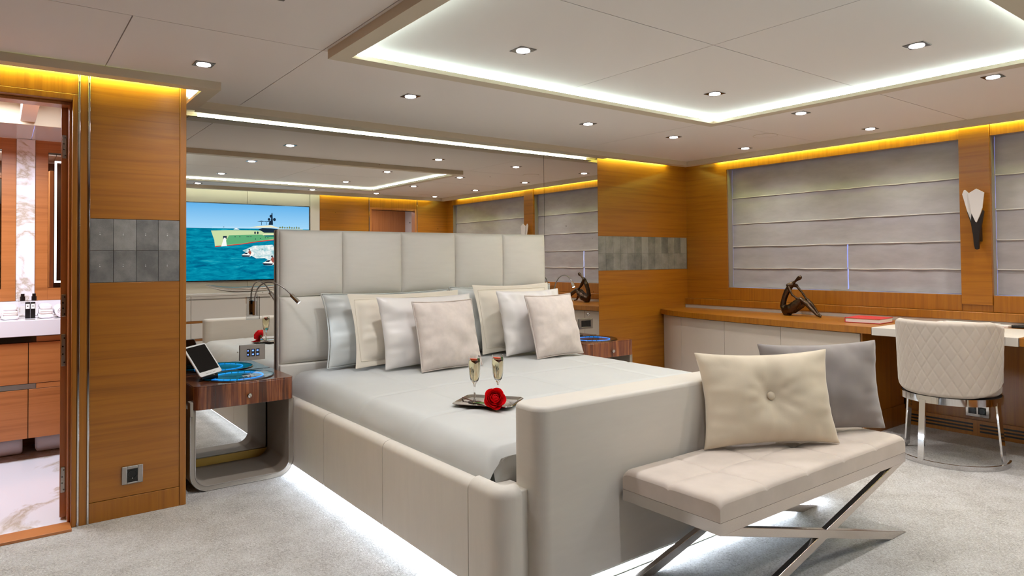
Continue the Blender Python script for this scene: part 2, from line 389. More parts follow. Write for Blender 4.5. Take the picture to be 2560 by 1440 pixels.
# ---- back wall: baseboard, mirror, oak panel
wb = thing('wall_back', 'back wall behind the bed, oak panelled at right', 'wall', kind='structure')
part('wall_core', B().box(.742, 5.5, YB + .014, YB + .08, 0, ZC), 'dark_inside', wb)
part('baseboard_back', B().box(.7545, 4.128, YB - .012, YB + .012, 0, .075), 'brass_board', wb, bevel=.002)
part('veneer_panel', B().box(4.131, 5.4, YB, YB + .012, .0, 1.1035), 'oak_h', wb, bevel=.0015)
part('veneer_panel', B().box(4.131, 5.4, YB, YB + .012, 1.4035, 2.097), 'oak_h', wb, bevel=.0015)
tw = (5.312 - 4.131) / 13
for i in range(13):
    for j in range(2):
        a = 4.131 + tw * i; z = 1.1043 + .1496 * j
        part('shagreen_tile', B().box(a + .0006, a + tw - .0006, YB + .0005, YB + .012, z + .0005, z + .149), 'shagreen', wb, bevel=.001)
mr = thing('wall_mirror', 'large lightly speckled mirror wall behind the headboard', 'mirror', (2.44, YB, .08))
for a, b in ((.7555, 3.5285), (3.5315, 4.129)): part('mirror_panel', B().box(a, b, YB, YB + .006, .0765, 2.097), 'mirror_glass', mr)

# ---- right wall
wr = thing('wall_right', 'oak wall with two blind-covered windows', 'wall', kind='structure')
XO = XW + .11
part('wall_core', B().box(XW + .012, XO, YR - .1, .0, 0, ZC).box(XW + .012, XO, 3.793, 4.33, 0, ZC).box(XW + .012, XO, 0, 3.775, 0, .93).box(XW + .012, XO, 0, 3.775, 2.02, ZC).box(XW + .012, XO, 1.725, 1.893, .9, 2.05), 'oak_dark', wr)
part('veneer_panel', B().box(XW, XW + .012, 3.793, YB, .825, 2.095), 'oak_h', wr, bevel=.001)
part('veneer_panel', B().box(XW, XW + .012, YR, .0, .825, 2.095), 'oak_h', wr, bevel=.001)
for a, b in ((1.9015, 3.791), (.002, 1.7145)):
    part('header_panel', B().box(XW - .004, XW + .012, a, b, 2.01, 2.095), 'oak_v', wr, bevel=.001)
    part('sill_panel', B().box(XW - .004, XW + .012, a, b, .826, .9365), 'oak_v', wr, bevel=.001)
part('pilaster', B().box(XW - .016, XW + .012, 1.7165, 1.8995, .872, 2.095), 'oak_h', wr, bevel=.0015)
part('sill_panel', B().box(XW - .004, XW + .012, 1.7165, 1.8995, .826, .871), 'oak_v', wr)
part('ledge', B().box(XW - .045, XW + .012, YR, YB, .768, .824), 'oak_v', wr, bevel=.003)
part('slot_back', B().box(XW - .034, XW + .012, YR, YB, .735, .768), 'white_lacquer', wr)
part('kneehole_panel', B().box(5.25, XW + .012, YR, 2.254, 0, .735), 'oak_v', wr)
sk = part('baseboard_right', B().box(5.235, 5.25, YR, 2.254, 0, .105), 'oak_v', wr, bevel=.001)
for a, b in ((1.825, 2.24), (1.35, 1.785), (.85, 1.31)):
    for k in range(3): part('vent_slot', B().box(5.2325, 5.236, a, b, .026 + .022 * k, .037 + .022 * k), 'black', sk)
def window(n, a, b, mul):
    o = thing('window_%d' % n, ['window nearer the oak corner', 'window beside the desk chair'][n - 1], 'window', kind='structure')
    part('reveal', B().box(XW + .012, XO, a - .012, a, .93, 2.02).box(XW + .012, XO, b, b + .012, .93, 2.02).box(XW + .012, XO, a, b, 2.01, 2.022).box(XW + .012, XO, a, b, .925, .937), 'grey_plate', o)
    part('mullion', B().box(XO - .01, XO + .03, mul - .065, mul + .065, .937, 2.01), 'white_lacquer', o)
    part('pane', B().box(XO + .008, XO + .012, a, mul - .065, .937, 2.01), 'pane', o); part('pane', B().box(XO + .008, XO + .012, mul + .065, b, .937, 2.01), 'pane', o)
window(1, 1.905, 3.780, 2.822); window(2, .006, 1.712, .86)
def blind(a, b, slit, lab, seed):
    o = thing('roman_blind', lab, 'blind', (XW + .07, (a + b) / 2, 1.0), group='roman blinds on the right wall')
    zs = [2.008, 1.745, 1.510, 1.305, 1.107, .94]
    X0 = XW + .072
    for k in range(5):
        zt, zb = zs[k], zs[k + 1]
        nu, nv = 60, 8
        def fn(u, v, zt=zt, zb=zb, k=k):
            zt = zt + .014
            y = b - .001 - u * (b - a - .002); z = zt + (zb - zt) * v
            bil = .004 * sin(pi * v) + .008 * v ** 8
            wv = .004 * noise.noise(Vector((y * 3, z * 5, seed))) + .003 * noise.noise(Vector((y * 9, z * 3 + k, seed + 3)))
            edge = .004 * noise.noise(Vector((y * 6, k, seed + 9))) * v ** 4
            return (X0 - bil + wv, y, z + edge)
        gb = B().grid(fn, nu, nv)
        if slit and k >= 3:
            keep = [(f) for f in gb.f if not (slit[0] < sum(gb.v[i][1] for i in f) / 4 < slit[1])]
            # narrow slit where the fabric parts: split into two cloths
            gb = B()
            def half(y0, y1):
                def fh(u, v, zt=zt, zb=zb, k=k):
                    zt = zt + .014
                    y = y0 + u * (y1 - y0); z = zt + (zb - zt) * v
                    bil = .004 * sin(pi * v) + .008 * v ** 8
                    wv = .004 * noise.noise(Vector((y * 3, z * 5, seed))) + .003 * noise.noise(Vector((y * 9, z * 3 + k, seed + 3)))
                    return (X0 - bil + wv, y, z + .004 * noise.noise(Vector((y * 6, k, seed + 9))) * v ** 4)
                return fh
            gb.grid(half(b - .001, slit[1]), 30, nv).grid(half(slit[0], a + .001), 30, nv)
        part('fold', gb, 'blind_fabric', o, smooth=60)
        if k < 4:
            cr = [(X0 - .0085 + .003 * noise.noise(Vector((y * 9, k, seed))), y, zb + .002 + .004 * noise.noise(Vector((y * 6, k, seed + 9)))) for y in ([b - .003, a + .003] if False else [b - .003 - (b - a - .006) * q / 40 for q in range(41)])]
            if slit and k >= 3: runs = [[p for p in cr if p[1] > slit[1]], [p for p in cr if p[1] < slit[0]]]
            else: runs = [cr]
            for rn in runs: part('crease', B().tube(rn, .0035, 8), 'blind_crease_highlight', o, smooth=60)
    part('fold_bar', B().box(X0 - .004, X0 + .004, a + .006, b - .006, .938, .948), 'grey_plate', o)
blind(1.905, 3.780, (2.7205, 2.7285), 'grey roman blind covering the whole window between corner panel and pilaster', 1.3)
blind(.006, 1.712, None, 'grey roman blind at the right picture edge beyond the pilaster', 5.1)

# ---- rear wall (seen in the mirror)
we = thing('wall_rear', 'rear wall with cream leather panels and oak, seen in mirror', 'wall', kind='structure')
part('wall_core', B().box(1.0, 4.09, YR - .1, YR - .012, 0, ZC).box(4.785, 5.5, YR - .1, YR - .012, 0, ZC).box(4.09, 4.785, YR - .1, YR - .012, 1.915, ZC).box(.94, 1.0, -1.4, YR - .012, 0, ZC), 'oak_dark', we)
part('cream_panel', B().box(1.0, 2.443, YR - .012, YR + .012, .0, 2.095), 'cream_panel', we, bevel=.003); part('cream_panel', B().box(2.447, 3.225, YR - .012, YR + .012, 0, 2.095), 'cream_panel', we, bevel=.003)
part('cream_panel', B().box(3.229, 3.353, YR - .012, YR + .03, 0, 2.095), 'cream_panel', we, bevel=.003)
part('veneer_panel', B().box(3.356, 4.06, YR - .012, YR, 0, 2.095), 'oak_h', we, bevel=.001); part('veneer_panel', B().box(4.815, XW, YR - .012, YR, 0, 2.095), 'oak_h', we, bevel=.001)
part('header_panel', B().box(4.07, 4.805, YR - .012, YR, 1.945, 2.095), 'oak_v', we, bevel=.001)
for x in (4.062, 4.807): part('chrome_strip', B().box(x, x + .007, YR - .01, YR + .004, 0, 2.095), 'chrome', we)
part('door_casing', B().box(4.07, 4.10, YR - .1, YR + .003, 0, 1.945).box(4.775, 4.805, YR - .1, YR + .003, 0, 1.945).box(4.10, 4.775, YR - .1, YR + .003, 1.915, 1.945), 'teak_v', we, bevel=.002)
lob = thing('wall_lobby', 'small lobby beyond the rear doorway, seen in mirror', 'wall', kind='structure')
part('lobby_wall', B().box(3.8, 5.2, -1.3, -1.26, 0, 2.1).box(3.76, 3.8, -1.3, -.25, 0, 2.1).box(5.2, 5.24, -1.3, -.25, 0, 2.1).box(3.8, 5.2, -1.3, -.25, 2.06, 2.1), 'white_lacquer', lob)
part('lobby_panel', B().box(4.55, 5.2, -1.258, -1.24, 0, 2.06), 'teak_v', lob)
light('AREA', 'lobby_lamp', (4.4, -.75, 2.05), 9, (.85, .85, 1), lob, shape='RECTANGLE', size=.5, size_y=.3)
# far-left and behind-camera closures
ws = part('wall_side', B().box(-1.46, -1.4, -1.4, 3.74, 0, ZC).box(-1.4, .94, -1.46, -1.4, 0, ZC), 'oak_h'); struct(ws, 'oak wall at the far left beyond the picture', 'wall')

# ================================================================== BATHROOM
bf = part('floor_bathroom', B().box(-1.1, .75, YL + .06, 5.6, -.05, .006), 'marble_floor'); struct(bf, 'white veined marble bathroom floor', 'floor')
bw = thing('wall_bathroom', 'teak bathroom wall with a marble strip between mirrors', 'wall', kind='structure')
YV = 5.55
part('wall_core', B().box(-1.1, .75, YV + .012, YV + .1, 0, 2.4).box(.70, .742, YL + .12, YV + .1, 0, 2.4).box(-1.16, -1.1, YL + .12, YV + .1, 0, 2.4), 'teak_h', bw)
part('teak_panel', B().box(.018, .0935, YV, YV + .012, .96, 2.03), 'teak_h', bw, bevel=.001)
part('marble_strip', B().box(.095, .196, YV - .008, YV + .012, .96, 2.03), 'marble', bw, bevel=.001)
part('teak_panel', B().box(.1975, .268, YV, YV + .012, .96, 2.03), 'teak_h', bw, bevel=.001)
part('teak_panel', B().box(.268, .70, YV, YV + .012, 1.955, 2.03), 'teak_h', bw); part('teak_panel', B().box(.268, .70, YV, YV + .012, .96, 1.04), 'teak_h', bw)
part('teak_panel', B().box(-1.1, .018, YV, YV + .012, 1.955, 2.03), 'teak_h', bw); part('teak_panel', B().box(-1.1, .018, YV, YV + .012, .96, 1.04), 'teak_h', bw)
part('splashback', B().box(-1.1, .70, YV - .012, YV + .01, .862, .958), 'marble', bw, bevel=.001)
for a, b, lab in ((.27, .70, 'bathroom mirror with lit frame right of the marble strip'), (-1.09, .016, 'bathroom mirror at the left picture edge')):
    o = thing('bathroom_mirror', lab, 'mirror', (a, YV + .02, 1.05), group='bathroom mirrors')
    part('glass', B().box(a, b, YV + .008, YV + .011, 1.042, 1.953), 'mirror_glass', o)
    l, r_ = (a + .035, b - .03) if a > 0 else (a + .03, b - .035)
    part('light_frame', B().box(l, l + .012, YV + .005, YV + .0075, 1.075, 1.90).box(r_ - .012, r_, YV + .005, YV + .0075, 1.075, 1.90).box(l, r_, YV + .005, YV + .0075, 1.888, 1.90).box(l, r_, YV + .005, YV + .0075, 1.075, 1.087), 'bath_led', o)
bc = thing('ceiling_bathroom', 'glossy white stepped bathroom ceiling', 'ceiling', kind='structure')
part('soffit_panel', B().box(-1.1, .172, 4.98, YV + .02, 2.032, 2.05), 'bath_ceiling', bc); part('soffit_panel', B().box(.175, .70, 4.98, YV + .02, 2.032, 2.05), 'bath_ceiling', bc)
part('riser', B().box(-1.1, .70, 4.965, 4.98, 2.032, 2.16), 'frame_paint', bc); part('upper_ceiling', B().box(-1.1, .74, YL + .12, 4.98, 2.16, 2.2), 'ceiling_paint', bc)
part('beam', B().box(.10, .175, YL + .14, 4.975, 2.05, 2.16), 'ceiling_paint', bc, bevel=.003)
part('led_line', B().box(.255, .268, 4.55, 4.93, 2.152, 2.16), 'bath_led', bc)
part('end_fill', B().box(-1.1, .74, YL + .1, YL + .14, 2.09, 2.2).box(-1.1, .74, YV, YV + .1, 2.03, 2.2), 'ceiling_paint', bc)
light('AREA', 'bathroom_lamp', (-.25, 4.5, 2.14), 62, (.84, .9, 1), bc, shape='RECTANGLE', size=1.0, size_y=.5)
# vanity
va = thing('vanity_cabinet', 'wall-hung teak vanity cabinet with silver finger grips', 'cabinet', (0, 5.3, .14))
part('carcass', B().box(-1.05, .66, 5.135, YV - .002, .142, .762), 'oak_dark', va)
for a, b in ((-1.05, -.452), (-.448, .150), (.154, .66)):
    part('door', B().box(a, b, 5.112, 5.134, .474, .722), 'teak_h', va, bevel=.001); part('door', B().box(a, b, 5.112, 5.134, .142, .438), 'teak_h', va, bevel=.001)
part('grip_strip', B().box(-1.05, .19, 5.118, 5.134, .441, .471), 'steel', va); part('grip_strip', B().box(.192, .66, 5.114, 5.134, .441, .471), 'teak_h', va)
part('grip_strip', B().box(-1.05, .19, 5.120, 5.134, .726, .758), 'chrome_dark', va); part('grip_strip', B().box(.192, .66, 5.114, 5.134, .726, .758), 'teak_h', va)
ct = part('marble_worktop', B().box(-1.09, .69, 5.085, YV - .013, .764, .860), 'marble', bevel=.002); tag(ct, 'thick white marble top on the vanity cabinet', 'worktop')
def folded_towel(x0, x1, y0, y1, z0, h, lab):
    o = thing('folded_towel', lab, 'towel', ((x0 + x1) / 2, (y0 + y1) / 2, z0), group='towels on the vanity')
    def blob(x0, x1, z0, z1, name):
        b_ = B().prism([(x0 + (x1 - x0) * .5 * (1 - cos(a) * abs(cos(a)) ** -.35 if abs(cos(a)) > 1e-4 else 1), z0 + (z1 - z0) * .5 * (1 + (sin(a) * abs(sin(a)) ** -.35 if abs(sin(a)) > 1e-4 else 0))) for a in [2 * pi * k / 24 for k in range(24)]], y0, y1, 'y')
        return part(name, b_, 'towel_white', o, smooth=60, bevel=.008)
    n = 3
    for k in range(n): blob(x0 + .004 * k, x1 - .004 * k, z0 + h / n * k - .004 * (k > 0), z0 + h / n * (k + 1), 'fold')
    part('piping', B().box(x0 + .006, x1 - .006, y0 - .002, y0 + .001, z0 + h * .36, z0 + h * .375).box(x0 + .008, x1 - .008, y0 - .002, y0 + .001, z0 + h * .5, z0 + h * .51), 'gold_velvet', o)
folded_towel(.018, .105, 5.2, 5.42, .861, .085, 'folded white towel stack left of the black toiletry boxes')
folded_towel(.205, .285, 5.2, 5.42, .861, .085, 'folded white towel stack right of the black toiletry boxes')
def rolled(x0, x1, y, z, r, lab, grp, ax='x'):
    o = thing('rolled_towel', lab, 'towel', ((x0 + x1) / 2, y, z - r), group=grp)
    L = x1 - x0
    pr = [(r * .8, 0), (r * .97, .008), (r, .02), (r, L - .02), (r * .97, L - .008), (r * .8, L)]
    part('roll', B().lathe(pr, (x0, y, z), 22, (1, 0, 0)) if ax == 'x' else B().lathe(pr, (x0, y - L / 2, z), 22, (0, 1, 0)), 'towel_white', o, smooth=50)
    sp = [(r * .78 * (1 - k / 40)) for k in range(40)]
    P = []
    for k in range(40):
        a = k * .55; rr = sp[k]
        P.append((x0 - .001, y + rr * cos(a), z + rr * sin(a)) if ax == 'x' else (x0 + rr * cos(a), y - L / 2 - .001, z + rr * sin(a)))
    part('spiral_end', B().tube(P, .003, 6), 'towel_white', o, smooth=60)
rolled(.328, .58, 5.32, .90, .038, 'small white towel rolled up at the vanity right end', 'rolled towels', 'y')
rolled(-.024, .24, 5.33, .896, .034, 'small white towel rolled up at the vanity left end', 'rolled towels', 'y')
rolled(-.28, .130, 5.33, .064, .056, 'rolled white towel under the vanity at left', 'rolled towels')
rolled(.200, .58, 5.33, .064, .056, 'rolled white towel under the vanity beside the door', 'rolled towels')
for i, x in enumerate((.128, .188)):
    o = thing('soap_bottle', ['clear soap bottle with black cap nearer the left towels', 'clear soap bottle with black cap nearer the right towels'][i], 'bottle', (x, 5.38, .861), group='soap bottles')
    part('body', B().box(x - .022, x + .022, 5.36, 5.40, .861, .965), 'glass', o, bevel=.004); part('label_paper', B().box(x - .012, x + .012, 5.357, 5.359, .885, .935), 'paper', o)
    part('cap', B().cyl((x, 5.38, .966), (x, 5.38, .995), .014, 16).cyl((x, 5.38, .995), (x, 5.38, 1.012), .010, 16), 'black', o, smooth=40)
for i, x in enumerate((.1515, .1785)):
    o = thing('toiletry_box', ['tall black toiletry box with white label, left one', 'tall black toiletry box with white label, right one'][i], 'box', (x, 5.28, .861), group='black toiletry boxes')
    part('carton', B().box(x - .0128, x + .0128, 5.265, 5.295, .861, .962), 'black', o, bevel=.001)
    part('label_paper', B().box(x - .010, x + .010, 5.264, 5.2652, .921, .952), 'paper', o); part('emblem', B().box(x - .003, x + .003, 5.2635, 5.2642, .934, .941), 'black', o)

# ================================================================== CEILING LIGHTS
def downlight(x, y, lab):
    o = thing('downlight', lab, 'ceiling light', (x, y, ZC), group='square ceiling downlights')
    h = .042
    part('trim', B().prism([(x - h, y - h), (x + h, y - h), (x + h, y + h), (x - h, y + h)], ZC - .003, ZC - .0002), 'chrome_dark', o, bevel=.001)
    part('lens', B().lathe([(.030, 0), (.029, .003), (.015, .006), (.001, .007)], (x, y, ZC - .003), 20, (0, 0, -1)), 'lens', o, smooth=60)
    l = light('SPOT', 'downlight_beam', (x, y, ZC - .016), SPOT_W, (.98, .97, .98), o, spot_size=radians(150), spot_blend=1.0, shadow_soft_size=.03)
    return o
XS = (1.793, 3.117, 3.98, 4.87)
names = {1.793: 'first', 3.117: 'second', 3.98: 'third', 4.87: 'fourth'}
downlight(.739, 3.29, 'square downlight nearest the bathroom doorway'); downlight(.739, 2.29, 'square downlight at left just above the picture')
for x in XS: downlight(x, 3.29, 'square downlight in mirror-side row, %s along from the doorway one' % names[x])
for y, lab in ((2.29, 'farther'), (1.265, 'nearer')):
    for x in XS[:2]: downlight(x, y, 'square downlight inside the ceiling frame, %s row, %s one' % (lab, 'left' if x < 2 else 'right'))
    for x in XS[2:]: downlight(x, y, 'square downlight between ceiling frame and windows, %s row, %s' % (lab, 'next to frame' if x < 4.5 else 'next to windows'))
for x in XS: downlight(x, .25, 'square downlight by the rear wall, %s from left in the mirror' % names[x])
for x, y, lab in ((4.50, 2.87, 'flush round ceiling speaker near the window corner'), (4.65, .36, 'flush round ceiling speaker near the rear oak wall')):
    o = thing('ceiling_speaker', lab, 'speaker', (x, y, ZC), group='flush ceiling speakers')
    part('grille', B().lathe([(.085, 0), (.085, .0015), (.08, .003)], (x, y, ZC), 36, (0, 0, -1)), 'ceiling_paint', o, smooth=40)
    part('rim', B().tube([(x + .086 * cos(2 * pi * k / 36), y + .086 * sin(2 * pi * k / 36), ZC - .001) for k in range(36)], .0015, 6, closed=True), 'frame_paint', o, smooth=60)

# ================================================================== BED
bed = thing('bed', 'wide cream leather bed with square-tufted headboard, side rails and tall footboard', 'bed', (2.41, 3.0, 0))
hb = part('headboard', B().box(1.370, 3.498, 4.212, 4.247, .06, 1.401), 'leather_head_lit', bed, bevel=.008)
XE = [1.377, 1.789, 2.216, 2.649, 3.077, 3.492]; ZE = [.575, .986, 1.398]
for i in range(5):
    for j in range(2):
        x0, x1, z0, z1 = XE[i], XE[i + 1], ZE[j], ZE[j + 1]
        def fn(u, v, x0=x0, x1=x1, z0=z0, z1=z1):
            a = 2 * u - 1; b = 2 * v - 1
            e = (max(0, 1 - abs(a) ** 10) * max(0, 1 - abs(b) ** 10)) ** .5
            y = 4.2115 - .030 * e - .022 * (1 - a * a) * (1 - b * b)
            return (x0 + .001 + u * (x1 - x0 - .002), y, z0 + .001 + v * (z1 - z0 - .002))
        def gm(n):
            us = [.5 - .5 * cos(pi * k / n) for k in range(n + 1)]
            b_ = B(); b_.grid(lambda u, v: fn(us[round(u * n)], us[round(v * n)]), n, n); return b_
        part('tufted_panel', gm(20), 'leather_head_lit', hb, smooth=70)
part('lower_panel', B().box(1.377, 3.492, 4.185, 4.2118,   .10, .572), 'leather_head_lit', hb, bevel=.01)
# side rails: rounded-top leather panels, section swept along the bed edge (s to the inside)
def railprof(z0=.05, z1=.415, t=.06, r=.034):
    P = [(0, z0), (0, z1 - r)] + [(r - r * cos(a), z1 - r + r * sin(a)) for a in [pi / 2 * k / 6 for k in range(1, 7)]]
    P += [(t - .012, z1), (t - .004, z1 - .006), (t, z1 - .02), (t, z0)]
    return P
def rail(side, pts, name='rail_panel', prof=None):
    if side < 0: path = [(x, y) for x, y in pts]
    else: path = [(4.82 - x, y) for x, y in pts][::-1]
    part(name, B().sweep(path, prof or railprof()), 'leather_v', bed, smooth=40)
for side in (-1, 1):
    for y0, y1 in ((4.12, 3.413), (3.409, 2.742), (2.738, 2.062)):
        rail(side, [(1.345, y0), (1.345, y1)])
    arc = [(1.345, 2.058)] + [(1.345 + .07 - .07 * cos(a), 1.865 + .07 - .07 * sin(a)) for a in [pi / 2 * k / 8 for k in range(9)]] + [(1.44, 1.865)]
    rail(side, arc, 'rail_corner', railprof(z1=.425, r=.04))
    xs = (1.43, 1.50) if side < 0 else (3.32, 3.39)
    part('corner_infill', B().box(xs[0], xs[1], 1.89, 2.02, .05, .40), 'leather_v', bed, bevel=.004)
fbp = []
X0, X1, Y0, Y1, R = 1.482, 3.338, 1.822, 1.99, .055
for cx, cy, a0 in ((X0 + R, Y0 + R, pi), (X1 - R, Y0 + R, 1.5 * pi), (X1 - R, Y1 - R, 0), (X0 + R, Y1 - R, .5 * pi)):
    for k in range(8): fbp.append((cx + R * cos(a0 + pi / 2 * k / 7), cy + R * sin(a0 + pi / 2 * k / 7)))
part('footboard', B().prism(fbp, .05, .69), 'leather', bed, bevel=.016)
part('plinth', B().box(1.50, 3.32, 1.93, 4.1, 0, .30), 'led_base', bed, bevel=.01)
part('base_tray', B().box(1.60, 3.22, 1.855, 1.95, .002, .014), 'led_base', bed, bevel=.006)
part('led_strip', B().box(1.356, 1.362, 1.95, 4.10, .040, .047), 'led_bed', bed); part('led_strip', B().box(3.442, 3.448, 1.95, 4.10, .040, .047), 'led_bed', bed)
part('led_strip', B().box(1.55, 3.27, 1.838, 1.846, .041, .048), 'led_bed', bed)
# bedspread
def bedz(x, y):
    u = (x - 2.41) / 1.0; v = (y - 2.03) / 2.1
    crown = .518 + .030 * (1 - u ** 4) * min(1, max(0, v * 1.3)) + .004 * noise.noise(Vector((x * 2, y * 2, 0)))
    return crown
def spread(u, v):
    # u across, v from foot to head
    a = 2 * u - 1
    y = 2.025 + v * (4.13 - 2.025)
    s = abs(a)
    if s < .84: x = 2.41 + a / .84 * .90; z = bedz(x, y)
    else:
        k = (s - .84) / .16; ang = k * pi / 2 * 1.0
        x = 2.41 + math.copysign(.90 + .105 * sin(ang), a); zt = bedz(2.41 + math.copysign(.90, a), y)
        z = zt - (zt - .385) * (1 - cos(ang)) ** .9
        x += math.copysign(.006 * noise.noise(Vector((y * 5, k * 2, 3))), a)
    if v < .05: # rounded foot end
        k = 1 - v / .05; z -= .035 * k ** 2.2
    # quilting seams
    for sx in (-.62, 0, .62):
        z -= .007 * exp(-((x - 2.41 - sx) / .010) ** 2)
    for sy in (2.62, 3.15): z -= .007 * exp(-((y - sy) / .010) ** 2)
    z += .0025 * noise.noise(Vector((x * 7, y * 1.5, 8)))
    return (x, y, z)
bsp = thing('bedspread', 'smooth silver-white quilted bedspread tucked over the bed', 'bedspread', (2.41, 3.0, .5))
part('cover', B().grid(spread, 150, 120), 'linen', bsp, smooth=80)
def footfold(u, v):
    x = 1.435 + u * 1.95; p = spread((x - 2.41) / .9 * .42 + .5 if abs(x - 2.41) < .9 else .5, 0)
    e = min(1, (1 - abs(2 * u - 1)) / .06); rz = bedz(x, 2.03) - .035 - .05 * (1 - sqrt(max(0, 1 - (1 - e) ** 2)))
    return (x, 2.026 - .012 * sin(pi * v) + .004 * noise.noise(Vector((x * 6, v * 4, 1))), rz + (.33 - rz) * v)
part('foot_fold', B().grid(footfold, 60, 10), 'linen', bsp, smooth=80)
part('under_sheet', B().box(1.47, 3.35, 2.04, 4.12, .30, .44), 'linen', bsp, bevel=.03)

# ---- cushions and pillows
def pillow_mesh(w, h, t, n=26, pinch=.05, seed=0., wr=.006, flange=0, button=False, pw=2.4):
    b = B(); fx = (w - 2 * flange) / w; fz = (h - 2 * flange) / h
    idx = {}; vs = []; fs = []
    def pt(i, j, side):
        u = -1 + 2 * i / n; v = -1 + 2 * j / n
        u = sin(u * pi / 2) * .35 + u * .65; v = sin(v * pi / 2) * .35 + v * .65
        a = min(1, abs(u) / fx); c = min(1, abs(v) / fz)
        pf = (max(0, 1 - a ** pw) * max(0, 1 - c ** pw)) ** .55
        x = w / 2 * u * (1 - pinch * (1 - v * v)); z = h / 2 * (1 + v * (1 - pinch * (1 - u * u)))
        y = t / 2 * pf
        edge = max(a, c)
        y += wr * pf ** .5 * noise.noise(Vector((x * 9 + seed, z * 9, seed + side * 3))) * 1.4
        if a > c: y += wr * 1.3 * pf ** .4 * max(0, edge - .45) * noise.noise(Vector((u * 2, z * 34, seed + side))) * 1.8
        else: y += wr * 1.3 * pf ** .4 * max(0, edge - .45) * noise.noise(Vector((x * 34, v * 2, seed + 5 + side))) * 1.8
        if button:
            rx, rz = x, z - h * .52; r = sqrt(rx * rx + rz * rz); th = math.atan2(rz, rx)
            y -= t * .34 * exp(-(r / .05) ** 1.3) + .017 * exp(-((r - .06) / .05) ** 2) * (.5 + .5 * cos(th * 9 + 2 * sin(th * 2))) ** 2
            y -= .010 * exp(-(rx / .008) ** 2) * min(1, r / .1)
        y = max(y, .0022)
        return (x, side * y, z)
    for side in (-1, 1):
        for j in range(n + 1):
            for i in range(n + 1):
                rim = i in (0, n) or j in (0, n)
                key = (i, j, 0 if rim else side)
                if key not in idx:
                    p = pt(i, j, side); idx[key] = len(vs); vs.append((p[0], 0, p[2]) if rim else p)
        for j in range(n):
            for i in range(n):
                q = []
                for a_, b_ in ((i, j), (i + 1, j), (i + 1, j + 1), (i, j + 1)):
                    rim = a_ in (0, n) or b_ in (0, n); q.append(idx[(a_, b_, 0 if rim else side)])
                fs.append(tuple(q) if side < 0 else tuple(q[::-1]))
    b.add(vs, fs)
    rim = [vs[idx[(i, 0, 0)]] for i in range(n)] + [vs[idx[(n, j, 0)]] for j in range(n)] + [vs[idx[(n - i, n, 0)]] for i in range(n)] + [vs[idx[(0, n - j, 0)]] for j in range(n)]
    return b, rim
def pillow(name, lab, w, h, t, mat, base, lean, rz=0, seed=0, piping=None, flange=0, button=False, grp='pillows on the bed', cat='pillow', pinch=.065, ry=0, wr=.016):
    Mx = Matrix.Translation(base) @ Matrix.Rotation(rz, 4, 'Z') @ Matrix.Rotation(-lean, 4, 'X') @ Matrix.Rotation(ry, 4, 'Y')
    o = bpy.data.objects.new(name, None); C.objects.link(o); o.matrix_basis = Mx; WORLD[o.name] = Mx; o.empty_display_size = .05
    tag(o, lab, cat, grp)
    b, rim = pillow_mesh(w, h, t, seed=seed, flange=flange, button=button, pinch=pinch, wr=wr)
    part('case', b, mat, o, smooth=80, sub=1, mat4=Mx.copy())
    if flange:
        fw, fh = w / 2 - flange, h / 2 - flange
        pts = [(-fw, 0, h / 2 - fh), (fw, 0, h / 2 - fh), (fw, 0, h / 2 + fh), (-fw, 0, h / 2 + fh)]
        Q = []
        for k in range(4):
            a, c = Vector(pts[k]), Vector(pts[(k + 1) % 4])
            Q += [a.lerp(c, q / 6) for q in range(6)]
        part('stitched_seam', B().tube([(p.x * .99, -.004, p.z) for p in Q], .0015, 6, closed=True), mat, o, smooth=60, mat4=Mx.copy())
    if piping: part('piping', B().tube(rim, .0042, 6, closed=True), piping, o, smooth=60, mat4=Mx.copy())
    if button:
        part('button', B().lathe([(.001, .008), (.012, .007), (.0165, .003), (.017, 0), (.015, -.006)], (0, -t * .22, h * .52), 20, (0, -1, 0)), mat, o, smooth=60, mat4=Mx.copy())
    return o
pillow('pillow', 'large pale silver-blue satin pillow against left half of headboard', .92, .46, .17, 'satin_blue', (2.06, 4.0, .552), radians(12), 0, 1.1, piping='satin_blue', wr=.018)
pillow('pillow', 'cream pillow with wide stitched flange in left pillow group', .82, .47, .13, 'cream_cotton', (2.115, 3.84, .553), radians(15), 0, 2.7, flange=.045, wr=.018)
pillow('pillow', 'white satin pillow behind the left blush cushion', .69, .45, .15, 'satin_white', (2.165, 3.675, .555), radians(16), 0, 4.2, wr=.018)
pillow('cushion', 'square blush velvet cushion with piping, front of left pillow group', .43, .42, .15, 'blush_velvet', (2.195, 3.515, .552), radians(16), radians(1), 5.9, piping='blush_velvet', cat='cushion', grp='blush cushions on the bed', pinch=.04)
pillow('pillow', 'large pale silver-blue satin pillow against right half of headboard', .92, .47, .17, 'satin_blue', (2.99, 4.015, .552), radians(10), 0, 7.3, piping='satin_blue', wr=.018)
pillow('pillow', 'cream pillow with wide stitched flange in right pillow group', .70, .50, .12, 'cream_cotton', (2.985, 3.85, .553), radians(15), 0, 8.8, flange=.045, wr=.018)
pillow('pillow', 'white satin pillow behind the right blush cushion', .57, .46, .15, 'satin_white', (3.0, 3.685, .553), radians(15), 0, 9.4, wr=.018)
pillow('cushion', 'square blush velvet cushion with piping, front of right pillow group', .43, .43, .15, 'blush_velvet', (3.06, 3.52, .548), radians(17), radians(3), 11.2, piping='blush_velvet', cat='cushion', grp='blush cushions on the bed', pinch=.04)

